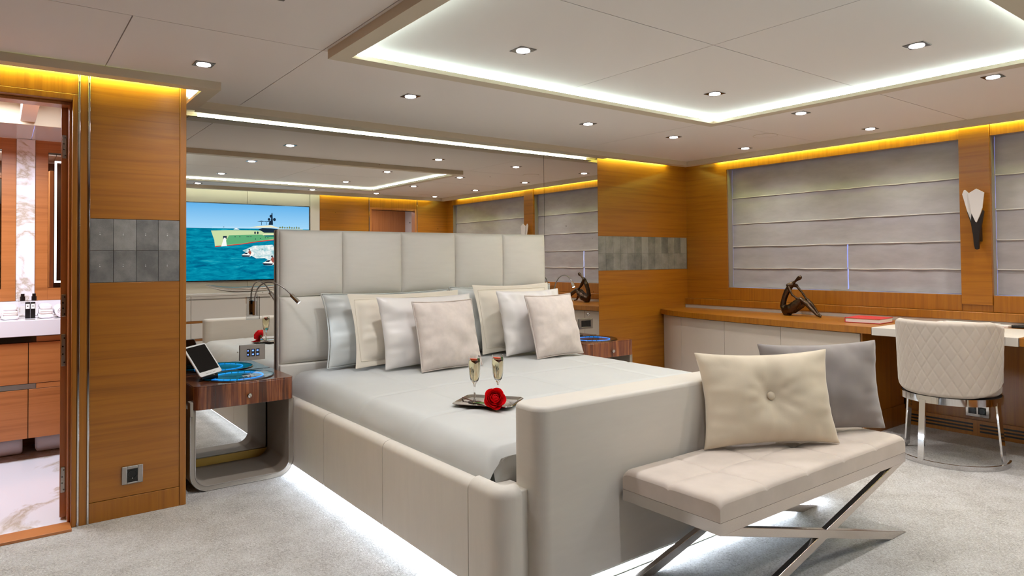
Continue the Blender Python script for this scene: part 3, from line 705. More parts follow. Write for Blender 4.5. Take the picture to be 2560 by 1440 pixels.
# ---- tray with flutes and rose
trM = Matrix.Translation((1.842, 2.640, .5325)) @ Matrix.Rotation(radians(-54), 4, 'Z')
tr = bpy.data.objects.new('serving_tray', None); C.objects.link(tr); tr.matrix_basis = trM; WORLD[tr.name] = trM
tag(tr, 'polished silver serving tray lying on the bedspread', 'tray')
def rrect(hx, hy, r, n=6):
    P = []
    for cx, cy, a0 in ((hx - r, hy - r, 0), (-hx + r, hy - r, pi / 2), (-hx + r, -hy + r, pi), (hx - r, -hy + r, 1.5 * pi)):
        for k in range(n + 1): P.append((cx + r * cos(a0 + pi / 2 * k / n), cy + r * sin(a0 + pi / 2 * k / n)))
    return P
b_ = B(); L = [(.145, .118, .030, .010), (.143, .116, .029, .012), (.124, .097, .022, .003), (.122, .095, .021, .0025)]
rings = [[(x, y, z) for x, y in rrect(hx, hy, r)] for hx, hy, r, z in L]; n = len(rings[0]); vs = [p for R_ in rings for p in R_]; fs = []
for i in range(3):
    for k in range(n): fs.append((i * n + k, i * n + (k + 1) % n, (i + 1) * n + (k + 1) % n, (i + 1) * n + k))
fs.append(tuple(range(3 * n, 4 * n))); b_.add(vs, fs)
b_.add([(x, y, .0) for x, y in rrect(.122, .095, .021)] + [(x, y, .0095) for x, y in rrect(.145, .118, .030)], [tuple(range(n - 1, -1, -1))] + [(k, (k + 1) % n, n + (k + 1) % n, n + k) for k in range(n)])
part('tray_body', b_, 'chrome', tr, smooth=50, mat4=trM.copy())
def flute(x, y, z, lab):
    o = thing('champagne_flute', lab, 'glass', (x, y, z), group='champagne flutes on the tray')
    part('glass_body', B().lathe([(.032, 0), (.032, .002), (.008, .007), (.0045, .014), (.004, .07), (.006, .085), (.019, .102), (.026, .130), (.029, .175), (.0275, .215), (.0265, .215), (.0279, .175), (.0248, .131), (.0175, .104), (.001, .094)], (x, y, z), 28), 'glass', o, smooth=60)
    part('champagne', B().lathe([(.001, .0945), (.0170, .1045), (.0243, .131), (.0274, .175), (.0268, .196), (.001, .196)], (x, y, z), 28, cap=False), 'champagne', o, smooth=60)
    part('strawberry', B().prism([(-.024, .204), (.014, .202), (.016, .188), (.004, .178), (-.012, .192)], -.004, .004, 'y'), 'strawberry', o, bevel=.002, mat4=Matrix.Translation((x, y, z)) @ Matrix.Rotation(radians(-37), 4, 'Z'))
    part('mint_leaf', B().prism([(.014, .206), (.025, .204), (.026, .188), (.015, .186)], -.003, .003, 'y'), 'leaf_green', o, bevel=.001, mat4=Matrix.Translation((x, y, z)) @ Matrix.Rotation(radians(-37), 4, 'Z'))
flute(1.795, 2.685, .5358, 'champagne flute standing at the left end of the tray'); flute(1.905, 2.650, .5358, 'champagne flute standing behind the red rose')
rs = thing('rose', 'red rose with stem lying across the tray', 'flower', (1.79, 2.51, .536))
rc = Vector((1.790, 2.515, .578)); ax = Vector((-.42, -.80, .42)).normalized(); qz = Vector((0, 0, 1)).rotation_difference(ax)
def petal(wd, ht, curl):
    b = B()
    def fn(u, v):
        a = (u - .5) * 2; x = wd * a * (.35 + .75 * sin(pi * min(1, v * .62 + .12))); z = ht * v * (1 - .12 * a * a)
        y = -.42 * wd * a * a + ht * .30 * sin(pi * v * .85) + curl * ht * max(0, v - .75) ** 1.5 * 1.2
        return (x, y, z)
    return b.grid(fn, 6, 6)
for ring, (n, rad, wd, ht, tilt, curl, z0) in enumerate(((3, .001, .010, .044, -10, 0, .010), (3, .003, .014, .046, -7, .1, .008), (4, .006, .019, .048, -3, .3, .005), (4, .010, .024, .049, 3, .6, .002), (5, .014, .028, .050, 11, .9, -.002), (5, .017, .031, .051, 22, 1.2, -.006), (5, .018, .032, .050, 38, 1.4, -.011))):
    pm = petal(wd * .84, ht * .84, curl).mesh('petal', ['rose_red'], 80)
    for k in range(n):
        a = 2 * pi * (k + .37 * ring) / n
        Mp = Matrix.Translation(rc) @ qz.to_matrix().to_4x4() @ Matrix.Rotation(a, 4, 'Z') @ Matrix.Translation((0, rad * .84, z0 * .84 - .012)) @ Matrix.Rotation(radians(-tilt), 4, 'X')
        part('petal', pm, 'rose_red', rs, mat4=Mp)
part('calyx', B().lathe([(.001, -.028), (.006, -.026), (.011, -.016), (.012, -.008)], rc, 12, ax), 'leaf_green', rs, smooth=60)
s0 = rc - ax * .026
part('stem', B().tube([s0, s0 + Vector((-.008, .045, -.012)), (1.805, 2.62, .5405), (1.79, 2.70, .5395), (1.778, 2.765, .5465)], .0028, 8), 'stem_brown', rs, smooth=60)
for p, d in (((1.80, 2.585, .545), (.045, .0)), ((1.80, 2.59, .545), (-.04, .02))):
    part('leaf', B().prism([(p[0], p[1]), (p[0] + d[0] * .5 + d[1] * .3, p[1] + d[1] * .5 + .02), (p[0] + d[0], p[1] + d[1] + .02), (p[0] + d[0] * .6, p[1] + d[1] * .6 - .004)], p[2] - .001, p[2] + .001), 'leaf_green', rs, bevel=.0008)

# ================================================================== NIGHTSTANDS
def nightstand(name, lab, x0, lit):
    w, Yf, Yk = .545, 3.843, 4.235
    x1 = x0 + w
    o = thing(name, lab, 'nightstand', (x0 + w / 2, 4.04, 0), group='clock-topped nightstands')
    R, th = .095, .030
    def U(off):
        r = R - off; P = [(x0 + off, .43)]
        P += [(x0 + R - r * cos(a), R - r * sin(a)) for a in [pi / 2 * k / 10 for k in range(11)]]
        P += [(x1 - R + r * sin(a), R - r * cos(a)) for a in [pi / 2 * k / 10 for k in range(11)]]
        return P + [(x1 - off, .43)]
    po, pi_ = U(0), U(th); nn = len(po); vs = []; fs = []
    for Yv in (Yf + .012, Yk):
        vs += [(x, Yv, z + .001) for x, z in po] + [(x, Yv, z + .001) for x, z in pi_]
    for k in range(nn - 1):
        a, b2, c, d = k, nn + k, 2 * nn + k, 3 * nn + k
        fs += [(a, a + 1, b2 + 1, b2), (c, d, d + 1, c + 1), (a, c, c + 1, a + 1), (b2, b2 + 1, d + 1, d)]
    fs += [(0, nn, 3 * nn, 2 * nn), (nn - 1, 3 * nn - 1, 4 * nn - 1, 2 * nn - 1)]
    part('leather_frame', B().add(vs, fs), 'taupe_leather', o, smooth=50)
    part('stitch_edge', B().tube([(x, Yf + .012, z + .001) for x, z in U(.003)], .0022, 6).tube([(x, Yf + .012, z + .001) for x, z in U(th - .003)], .0022, 6), 'grey_plate', o, smooth=60)
    # wooden box with rounded front corners
    P = []; r = .035; bx0, bx1 = x0 + .016, x1 - .006
    for cx, a0 in ((bx0 + r, pi), (bx1 - r, 1.5 * pi)):
        for k in range(7): P.append((cx + r * cos(a0 + pi / 2 * k / 6), Yf - .012 + r + r * sin(a0 + pi / 2 * k / 6)))
    P += [(bx1, Yk + .006), (bx0, Yk + .006)]
    part('drawer_box', B().prism(P, .432, .549), 'zebrano', o, bevel=.002, smooth=40)
    P2 = [(x, y) for x, y in P]
    cx, cy, rr = x0 + .29, 4.045, .195
    part('top_board', B().prism(P2, .5495, .556), 'zebrano', o, bevel=.0015)
    part('side_bracket', B().box(x0 - .001, x0 + .015, Yf + .0, Yf + .06, .40, .475), 'taupe_leather', o, bevel=.003)
    kn = part('drawer_knob', B().lathe([(.004, 0), (.004, .012), (.012, .014), (.013, .022), (.010, .026), (.001, .027)], (x0 + .29, Yf - .012, .482), 18, (0, -1, 0)), 'chrome', o, smooth=40)
    ck = part('clock_rim', B().tube([(cx + rr * cos(2 * pi * k / 64), cy + rr * sin(2 * pi * k / 64), .558) for k in range(64)], .004, 8, closed=True), 'chrome_dark', o, smooth=60)
    part('dial', B().lathe([(.001, .5562), (rr - .003, .5564), (rr - .003, .557)], (cx, cy, 0), 64, cap=False), 'black_gloss', ck, smooth=30)
    gr = B()
    for k in range(24):
        a0 = 2 * pi * k / 24; gr.tube([(cx + .135 * cos(a0 + q * .055), cy + .135 * sin(a0 + q * .055), .5572) for q in range(5)], .0042, 6)
    part('glow_ring', gr, 'led_blue', ck, smooth=60)
    part('dial_disc', B().lathe([(.001, .5575), (.112, .5575), (.113, .557)], (cx, cy, 0), 64, cap=False), 'chrome_dark', ck)
    mk = B()
    for k in range(12):
        a = 2 * pi * k / 12; d = Vector((cos(a), sin(a))); q = Vector((-sin(a), cos(a))) * .002
        p0, p1 = d * .145 + Vector((cx, cy)), d * .178 + Vector((cx, cy)); mk.prism([tuple(p0 - q), tuple(p1 - q), tuple(p1 + q), tuple(p0 + q)], .5572, .5580)
    part('hour_marks', mk, 'chrome', ck)
    for ln, an in ((.07, .6), (.105, 2.9)):
        d = Vector((cos(an), sin(an))); q = Vector((-d.y, d.x)) * .003; c0 = Vector((cx, cy))
        part('clock_hand', B().prism([tuple(c0 - q), tuple(c0 + d * ln - q * .3), tuple(c0 + d * ln + q * .3), tuple(c0 + q)], .5585, .5595), 'black', ck)
    part('glass_top', B().lathe([(.001, .5600), (rr - .004, .5600), (rr - .004, .5612), (.001, .5612)], (cx, cy, 0), 48, cap=False), 'clear_plate', ck, smooth=30)
    return o
nightstand('nightstand', 'dark striped-wood nightstand left of the bed, blue-lit clock top, grey leather loop base', .800, True)
nightstand('nightstand', 'dark striped-wood nightstand right of the bed, mostly hidden behind the bedspread', 3.570, True)
# tablet
u_ = Vector((cos(radians(28)), sin(radians(28)), .10)).normalized(); bk = Vector((-sin(radians(28)) - .25, cos(radians(28)), 0)).normalized()
vv = (bk * .62 + Vector((0, 0, .78))).normalized(); vv = (vv - u_ * vv.dot(u_)).normalized(); nn_ = u_.cross(vv)
tM = Matrix(((u_.x, vv.x, nn_.x, .935), (u_.y, vv.y, nn_.y, 3.995), (u_.z, vv.z, nn_.z, .602), (0, 0, 0, 1)))
tb = bpy.data.objects.new('tablet', None); C.objects.link(tb); tb.matrix_basis = tM; WORLD[tb.name] = tM
tag(tb, 'white-framed tablet propped on the left nightstand clock', 'tablet')
part('shell', B().prism(rrect(.073, .098, .012), -.009, 0), 'white_plastic', tb, bevel=.002, mat4=tM @ Matrix.Translation((0, .085, 0)))
part('screen', B().prism(rrect(.064, .080, .004), 0, .0008), 'black_gloss', tb, mat4=tM @ Matrix.Translation((0, .093, 0)))
part('buttons', B().box(-.03, -.015, -.002, .0, 0, .0015).box(-.007, .007, -.002, .0, 0, .0015).box(.015, .03, -.002, .0, 0, .0015), 'grey_plate', tb, mat4=tM)
part('dock', B().box(.885, .975, 3.995, 4.06, .562, .592), 'black_gloss', tb, bevel=.006)
# switch plate (left) and socket plate (right), on the mirror
sp = thing('switch_plate', 'grey switch plate with blue-lit keys on mirror left of headboard', 'switch', (1.23, YB, .66))
part('plate', B().box(1.156, 1.304, YB - .010, YB - .0005, .612, .705), 'grey_plate', sp, bevel=.001)
for k in range(3):
    x = 1.196 + .027 * k; ky = part('key', B().box(x, x + .020, YB - .012, YB - .0095, .636, .680), 'black_gloss', sp)
    for zz in (.643, .666): part('key_light', B().box(x + .003, x + .009 + .004 * (k > 0), YB - .0128, YB - .0118, zz, zz + .008), 'led_blue2', ky)
so = thing('socket_plate', 'chrome-framed black socket on mirror right of headboard', 'socket', (3.97, YB, .66))
part('plate', B().box(3.893, 3.915, YB - .012, YB - .0005, .617, .703).box(4.022, 4.046, YB - .012, YB - .0005, .617, .703).box(3.915, 4.022, YB - .012, YB - .0005, .686, .703).box(3.915, 4.022, YB - .012, YB - .0005, .617, .634), 'steel', so, bevel=.002)
part('socket_face', B().box(3.915, 4.022, YB - .006, YB - .0005, .634, .686), 'black_gloss', so)
ko = thing('keyhole', 'small round chrome key rosette above the mirror socket', 'lock', (4.01, YB, .737)); part('rosette', B().lathe([(.014, 0), (.014, .004), (.009, .006), (.006, .002)], (4.005, YB - .0003, .737), 20, (0, -1, 0)), 'chrome', ko, smooth=40)
o2 = thing('wall_socket', 'square chrome power socket low on the left oak panel', 'socket', (.518, YL, .193))
part('plate', B().box(.474, .496, YL - .009, YL - .0003, .152, .236).box(.541, .563, YL - .009, YL - .0003, .152, .236).box(.496, .541, YL - .009, YL - .0003, .222, .236).box(.496, .541, YL - .009, YL - .0003, .152, .160), 'steel', o2, bevel=.002)
part('socket_face', B().box(.496, .541, YL - .004, YL - .0003, .160, .222), 'black_gloss', o2); part('socket_well', B().lathe([(.020, 0), (.020, .003), (.017, .003), (.016, .0005)], (.5185, YL - .004, .195), 24, (0, -1, 0)), 'black', o2, smooth=40); part('pin', B().cyl((.5185, YL - .004, .178), (.5185, YL - .008, .178), .002, 8), 'chrome', o2)
o3 = thing('desk_socket', 'chrome double power socket under the desk beside the chair', 'socket', (5.25, 1.80, .165))
part('plate', B().box(5.238, 5.2497, 1.730, 1.870, .125, .207), 'chrome', o3, bevel=.003)
for y in (1.772, 1.828): part('socket_face', B().box(5.2365, 5.2385, y - .024, y + .024, .145, .192), 'black_gloss', o3); part('socket_well', B().lathe([(.019, 0), (.019, .002), (.016, .002), (.015, .0003)], (5.2365, y, .168), 20, (-1, 0, 0)), 'black', o3, smooth=40)
# reading lamps
def lampobj(lab, x, pts, head0, head1):
    o = thing('reading_lamp', lab, 'lamp', (x, YB, .93), group='gooseneck reading lamps')
    part('backplate', B().box(x - .039, x + .039, YB - .006, YB - .0005, .857, .993), 'clear_plate', o)
    part('body', B().cyl((x, YB - .035, .884), (x, YB - .035, .968), .0125, 20).box(x - .012, x + .012, YB - .03, YB - .006, .90, .95), 'chrome', o, smooth=40)
    part('gooseneck', B().tube(pts, .0042, 8), 'steel', o, smooth=60)
    h0, h1 = Vector(head0), Vector(head1); d = (h1 - h0).normalized(); L = (h1 - h0).length
    part('head', B().lathe([(.005, -.006), (.006, 0), (.0125, .004), (.0125, L), (.010, L)], h0, 18, d), 'chrome', o, smooth=40)
    part('lens', B().lathe([(.0105, 0), (.0095, .001), (.001, .002)], h1, 18, d, cap=False), 'lamp_lens', o)
    l = light('SPOT', 'reading_beam', tuple(h1 + d * .012), 2.2, (.85, .93, 1), o, spot_size=radians(80), spot_blend=.6, shadow_soft_size=.01)
    q = Vector((0, 0, -1)).rotation_difference(d).to_matrix().to_4x4(); l.matrix_basis = Matrix.Translation(h1 + d * .012) @ q
def bez(a, b, c, d, n=18): a, b, c, d = map(Vector, (a, b, c, d)); return [a * (1 - t) ** 3 + b * 3 * t * (1 - t) ** 2 + c * 3 * t * t * (1 - t) + d * t ** 3 for t in [k / n for k in range(n + 1)]]
lampobj('gooseneck chrome reading lamp left of the headboard, switched on', 1.234, bez((1.234, 4.215, .965), (1.235, 4.19, 1.115), (1.33, 4.13, 1.11), (1.398, 4.055, 1.008)), (1.398, 4.055, 1.008), (1.438, 4.03, .958))
lampobj('gooseneck chrome reading lamp right of the headboard, switched on', 3.60, bez((3.60, 4.215, .965), (3.60, 4.18, 1.10), (3.62, 4.08, 1.10), (3.632, 4.04, 1.03)), (3.632, 4.04, 1.03), (3.634, 4.02, .985))

# ================================================================== BENCH
be = thing('bench', 'velvet-topped bench with polished steel X-shaped legs at foot of bed', 'bench', (2.52, 1.585, 0))
bX0, bX1, bY0, bY1 = 1.862, 3.176, 1.37, 1.80
part('top_frame', B().sweep([(bX0, bY0), (bX0, bY1), (bX1, bY1), (bX1, bY0)][::-1], [(0, .306), (.022, .306), (.022, .346), (0, .346)], closed=True), 'steel_warm', be)
part('seat_board', B().box(bX0 + .02, bX1 - .02, bY0 + .02, bY1 - .02, .330, .346), 'dark_inside', be)
seams_x = [bX0 + (bX1 - bX0) * k / 5 for k in range(6)]
for i in range(5):
    for j in range(2):
        x0, x1 = seams_x[i], seams_x[i + 1]; y0 = bY0 + (bY1 - bY0) * j / 2; y1 = y0 + (bY1 - bY0) / 2
        def top(u, v, x0=x0, x1=x1, y0=y0, y1=y1, i=i, j=j):
            x = x0 + u * (x1 - x0); y = y0 + v * (y1 - y0)
            ex = min(1, min(x - bX0, bX1 - x) / .035); ey = min(1, min(y - bY0, bY1 - y) / .035)
            rnd = .020 * ((1 - sqrt(max(0, 1 - (1 - ex) ** 2))) + (1 - sqrt(max(0, 1 - (1 - ey) ** 2))))
            du = min(u, 1 - u) * (x1 - x0); dv = min(v, 1 - v) * (y1 - y0)
            if (i == 0 and u < .5) or (i == 4 and u > .5): du = 9
            if (j == 0 and v < .5) or (j == 1 and v > .5): dv = 9
            seam = .007 * exp(-du / .008) + .007 * exp(-dv / .008); tuft = .012 * exp(-sqrt(min(du, 3) ** 2 + min(dv, 3) ** 2) / .03)
            return (x, y, .423 - rnd - seam - tuft)
        n = 16; b_ = B(); us = [.5 - .5 * cos(pi * k / n) for k in range(n + 1)]
        b_.grid(lambda u, v: top(us[round(u * n)], us[round(v * n)]), n, n)
        # outer sides
        def side(p, q):
            V_ = [top(*[(p[k] + (q[k] - p[k]) * us[m]) for k in (0, 1)]) for m in range(n + 1)]
            b_.add([v_ for v_ in V_] + [(v_[0], v_[1], .347) for v_ in V_], [(m, m + 1, n + 2 + m, n + 1 + m) for m in range(n)])
        if j == 0: side((0, 0), (1, 0))
        if j == 1: side((0, 1), (1, 1))
        if i == 0: side((0, 0), (0, 1))
        if i == 4: side((1, 0), (1, 1))
        part('seat_pad', b_, 'bench_velvet', be, smooth=50)
for Yc in (bY0 + .002, bY1 - .027):
    for sgn in (1, -1):
        xa, xb = (bX0, bX1) if sgn > 0 else (bX1, bX0)
        wd = .095
        off = .0 if sgn > 0 else .0006
        part('leg', B().prism([(xa, .306), (xa + sgn * wd * 1.25, .306), (xb - sgn * .0, .001), (xb - sgn * wd * 1.45, .001)], Yc + off, Yc + .025 - off, 'y'), 'steel_warm', be, bevel=.002)
pillow('cushion', 'gold-beige velvet cushion with centre button on the bench', .61, .40, .17, 'gold_velvet', (2.545, 1.610, .422), radians(13), radians(-29), 13.3, button=True, cat='cushion', grp='cushions on the bench', pinch=.10, wr=.013)
pillow('cushion', 'plain grey velvet cushion behind the buttoned one on the bench', .61, .405, .16, 'grey_velvet', (2.945, 1.60, .422), radians(8), radians(-26), 17.1, cat='cushion', grp='cushions on the bench', pinch=.08, wr=.018)

# ================================================================== DESK ALONG THE WINDOWS
def XF(y):
    P = [(-.2, 4.6), (1.37, 4.6), (2.18, 4.60), (2.72, 4.62), (3.15, 4.665), (3.62, 4.722), (3.95, 4.79), (4.08, 4.83), (4.26, 4.93)]
    for (a, xa), (b, xb) in zip(P, P[1:]):
        if a <= y <= b: return xa + (xb - xa) * (y - a) / (b - a)
    return P[0][1] if y < 0 else P[-1][1]
def ys(a, b, n=8): return [a + (b - a) * k / n for k in range(n + 1)]
dk = thing('oak_worktop', 'long oak worktop with bowed front under the windows', 'worktop', (5.0, 3.0, .7))
part('oak_board', B().prism([(XF(y), y) for y in ys(2.182, 4.248, 16)] + [(5.27, 4.248), (5.27, 2.182)], .700, .738), 'oak_h', dk, bevel=.0015)
part('front_edge', B().add([(XF(y) - .003, y, z) for z in (.694, .7385) for y in ys(2.182, 4.248, 16)] + [(XF(y) + .004, y, z) for z in (.694, .7385) for y in ys(2.182, 4.248, 16)], [(k, k + 1, 17 + k + 1, 17 + k) for k in range(16)] + [(34 + k, 51 + k, 52 + k, 35 + k) for k in range(16)] + [(17 + k, 18 + k, 52 + k, 51 + k) for k in range(16)] + [(k, 34 + k, 35 + k, k + 1) for k in range(16)] + [(0, 17, 51, 34), (16, 50, 67, 33)]), 'oak_v', dk)
part('oak_board', B().box(4.60, 5.27, YR + .01, 1.366, .690, .738), 'oak_v', dk, bevel=.0015)
part('back_board', B().box(5.16, 5.27, 1.37, 2.18, .700, .738), 'oak_h', dk, bevel=.001)
dp = part('writing_top', B().box(4.595, 5.158, 1.37, 2.178, .688, .7385), 'white_lacquer', bevel=.002); tag(dp, 'white leather writing surface let into the oak desk behind the chair', 'desk')
cb = thing('desk_cabinet', 'cream leather-fronted cabinet under the oak worktop', 'cabinet', (4.95, 3.2, 0))
part('carcass', B().prism([(XF(y) + .06, y) for y in ys(2.275, 4.246, 12)] + [(5.24, 4.246), (5.24, 2.275)], 0, .692), 'oak_dark', cb)
part('end_panel', B().box(4.645, 5.24, 2.262, 2.2745, 0, .692), 'oak_v', cb); part('end_base', B().box(4.66, 5.24, 2.255, 2.262, 0, .14), 'oak_v', cb, bevel=.001)
def front(name, y0, y1, z0, z1):
    P = [(XF(y) + .038, y) for y in ys(y0, y1, 5)]; Q = [(x + .02, y) for x, y in P]
    part(name, B().prism(P + Q[::-1], z0, z1), 'front_leather', cb, bevel=.0015)
front('filler_strip', 3.935, 4.245, .03, .686); front('door', 3.423, 3.932, .03, .686); front('door', 2.884, 3.420, .03, .686)
for z0, z1 in ((.543, .686), (.29, .540), (.03, .287)): front('drawer', 2.278, 2.881, z0, z1)
# sculpture
su = thing('sculpture', 'dark bronze sculpture of a seated stretching figure on the worktop', 'sculpture', (5.09, 3.05, .739))
b_ = B()
def chain(P, R):
    R = [r * 1.16 for r in R]; b_.tube(P, R, 10); [b_.lathe([(.002, -r), (r * .7, -r * .7), (r, 0), (r * .7, r * .7), (.002, r)], p, 10) for p, r in zip(P, R)]
sx = 5.09
chain([(sx, 2.985, 1.028), (sx, 2.968, 1.040)], [.010, .016]); chain([(sx, 2.968, 1.040), (sx, 2.958, 1.046)], [.016, .014]); chain([(sx, 3.03, .992), (sx, 2.985, 1.028)], [.010, .008])
chain([(sx - .025, 3.050, .980), (sx, 3.032, .992), (sx + .03, 3.012, .978)], [.014, .016, .014])
chain([(sx, 3.035, .985), (sx, 3.075, .930), (sx, 3.100, .870), (sx, 3.112, .815), (sx, 3.085, .778)], [.020, .021, .019, .021, .032])
chain([(sx, 3.085, .778), (sx - .015, 3.03, .795), (sx - .02, 2.985, .835), (sx - .022, 2.945, .870)], [.034, .034, .028, .018])
chain([(sx, 3.085, .775), (sx + .03, 3.03, .790), (sx + .04, 2.975, .825), (sx + .05, 2.935, .862)], [.030, .030, .024, .016])
chain([(sx - .022, 2.945, .872), (sx - .03, 2.89, .840), (sx - .04, 2.835, .79), (sx - .045, 2.795, .755), (sx - .06, 2.765, .750)], [.017, .018, .012, .009, .008])
chain([(sx + .05, 2.935, .864), (sx + .055, 2.90, .83), (sx + .06, 2.87, .79), (sx + .062, 2.85, .755), (sx + .05, 2.825, .748)], [.015, .014, .010, .009, .008])
chain([(sx - .028, 3.050, .978), (sx - .035, 3.01, .905), (sx - .030, 2.945, .865)], [.010, .008, .008]); chain([(sx + .032, 3.010, .976), (sx + .04, 2.965, .92), (sx + .02, 2.92, .872)], [.010, .008, .008])
b_.lathe([(.030, 0), (.034, .01), (.030, .03)], (sx, 3.075, .740), 14)
fg = part('figure', b_, 'bronze', su, smooth=180)
k = fg.modifiers.new('rm', 'REMESH'); k.mode = 'VOXEL'; k.voxel_size = .0045; k.use_smooth_shade = True
tx = bpy.data.textures.new('hammered', 'CLOUDS'); tx.noise_scale = .02
k = fg.modifiers.new('sm', 'SMOOTH'); k.factor = .5; k.iterations = 3
k = fg.modifiers.new('dp', 'DISPLACE'); k.texture = tx; k.strength = .006; k.mid_level = .5
# book
bo = thing('book', 'thick red hardback book lying on the worktop beside the chair', 'book', (4.93, 2.37, .739))
bM = Matrix.Translation((4.955, 2.365, .7395)) @ Matrix.Rotation(radians(4), 4, 'Z'); WORLD
part('cover', B().box(-.115, .115, -.120, .120, 0, .004).box(-.115, .115, -.120, .120, .030, .034).box(-.115, .115, .117, .120, .004, .030), 'red_cover', bo, bevel=.001, mat4=bM)
part('page_block', B().box(-.110, .110, -.115, .116, .004, .030), 'paper', bo, mat4=bM)
# papers/loose items in the slot behind the worktop
pp = part('folded_papers', B().box(5.19, 5.262, 1.6, 2.02, .7385, .752).box(5.20, 5.258, 1.66, 1.98, .752, .757), 'paper', bevel=.001); tag(pp, 'white papers tucked at the back of the desk', 'papers')
ph = part('dark_case', B().box(5.20, 5.26, 1.36, 1.585, .7385, .757), 'black', bevel=.004); tag(ph, 'flat dark case at back of desk by right picture edge', 'case')

# ================================================================== CHAIR
cc = Vector((4.57, 1.708)); ch = thing('desk_chair', 'quilted beige velvet barrel chair on a chrome ring base at the desk', 'chair', (4.57, 1.708, 0))
A0 = radians(187)
def shell(rad, inset, quilt):
    def fn(u, v):
        ph_ = (u - .5) * 2; an = A0 - ph_ * radians(86)
        zb = .392 + .085 * abs(ph_) ** 4; zt = .828 - .030 * max(0, abs(ph_) - .72) / .28
        z = zb + (zt - zb) * v
        R_ = rad - .012 * (1 - v)
        rim = min(1, min(v, 1 - v) / .05, (1 - abs(ph_)) / .04)
        R_ -= inset * (1 - sqrt(max(0, 1 - (1 - rim) ** 2)))
        if quilt:
            s = an * rad; fall = 1
            g1 = abs(((s + z * .62) / .062) % 1 - .5) * 2; g2 = abs(((s - z * .62) / .062) % 1 - .5) * 2
            R_ += .0028 * (1 - exp(-(1 - g1) / .10)) * (1 - exp(-(1 - g2) / .10)) * fall * rim
        return (cc.x + R_ * cos(an), cc.y + R_ * sin(an), z)
    return fn
part('backrest', B().grid(shell(.282, .022, True), 220, 84), 'chair_velvet', ch, smooth=60)
part('back_lining', B().grid(shell(.238, -.022, False), 80, 20), 'chair_velvet', ch, smooth=60)
part('seat', B().lathe([(.001, .395), (.235, .395), (.248, .41), (.25, .44), (.24, .462), (.21, .472), (.001, .478)], (cc.x + .015, cc.y, 0), 40, cap=False), 'chair_velvet', ch, smooth=60)
pts = [(cc.x + .262 * cos(2 * pi * k / 56), cc.y + .262 * sin(2 * pi * k / 56)) for k in range(56)]
part('seat_band', B().sweep(pts, [(0, .352), (.008, .352), (.008, .392), (0, .392)], closed=True), 'chrome', ch, smooth=40)
part('seat_base', B().lathe([(.001, .375), (.253, .375), (.253, .392), (.001, .392)], (cc.x, cc.y, 0), 40, cap=False), 'dark_inside', ch)
pts = [(cc.x + .285 * cos(radians(a)), cc.y + .285 * sin(radians(a))) for a in range(78, 292, 5)]
part('floor_ring', B().sweep(pts, [(-.006, .001), (.006, .001), (.006, .027), (-.006, .027)]), 'chrome', ch, smooth=40)
for a in (168, 262, 78):
    d = Vector((cos(radians(a)), sin(radians(a)))); t_ = Vector((-d.y, d.x)); vs = []
    for r0, z in ((.256, .37), (.284, .012)):
        for sr in (-.006, .006):
            for st in (-.019, .019): p = cc + d * (r0 + sr) + t_ * st; vs.append((p.x, p.y, z))
    part('leg', B().add(vs, [(0, 1, 3, 2), (4, 6, 7, 5), (0, 4, 5, 1), (2, 3, 7, 6), (0, 2, 6, 4), (1, 5, 7, 3)]), 'chrome', ch, bevel=.0015)

# ================================================================== SCONCE
sn = thing('wall_sconce', 'leaf-shaped wall sconce, white glass above dark bronze stem', 'wall lamp', (5.29, 1.79, 1.25))
W1 = [(1.846, 1.653), (1.854, 1.650), (1.864, 1.624), (1.836, 1.505), (1.814, 1.436), (1.809, 1.493), (1.800, 1.545), (1.822, 1.627)]
W2 = [(1.825, 1.625), (1.776, 1.655), (1.731, 1.625), (1.743, 1.524), (1.758, 1.476), (1.778, 1.428), (1.785, 1.430), (1.809, 1.493)]
D1 = [(1.838, 1.509), (1.814, 1.425), (1.803, 1.346), (1.799, 1.280), (1.793, 1.251), (1.782, 1.245), (1.771, 1.251), (1.764, 1.345), (1.738, 1.499), (1.743, 1.510), (1.758, 1.472), (1.778, 1.426), (1.785, 1.428), (1.809, 1.491), (1.813, 1.436)]
part('glass_petal', B().prism(W1, 5.246, 5.254, 'x'), 'milk_glass', sn, bevel=.002); part('glass_petal', B().prism(W2, 5.236, 5.244, 'x'), 'milk_glass', sn, bevel=.002)
part('bronze_stem', B().prism(D1, 5.240, 5.262, 'x'), 'dark_bronze', sn, bevel=.003)
part('mount', B().box(5.26, 5.299, 1.765, 1.80, 1.30, 1.40), 'dark_bronze', sn, bevel=.004)

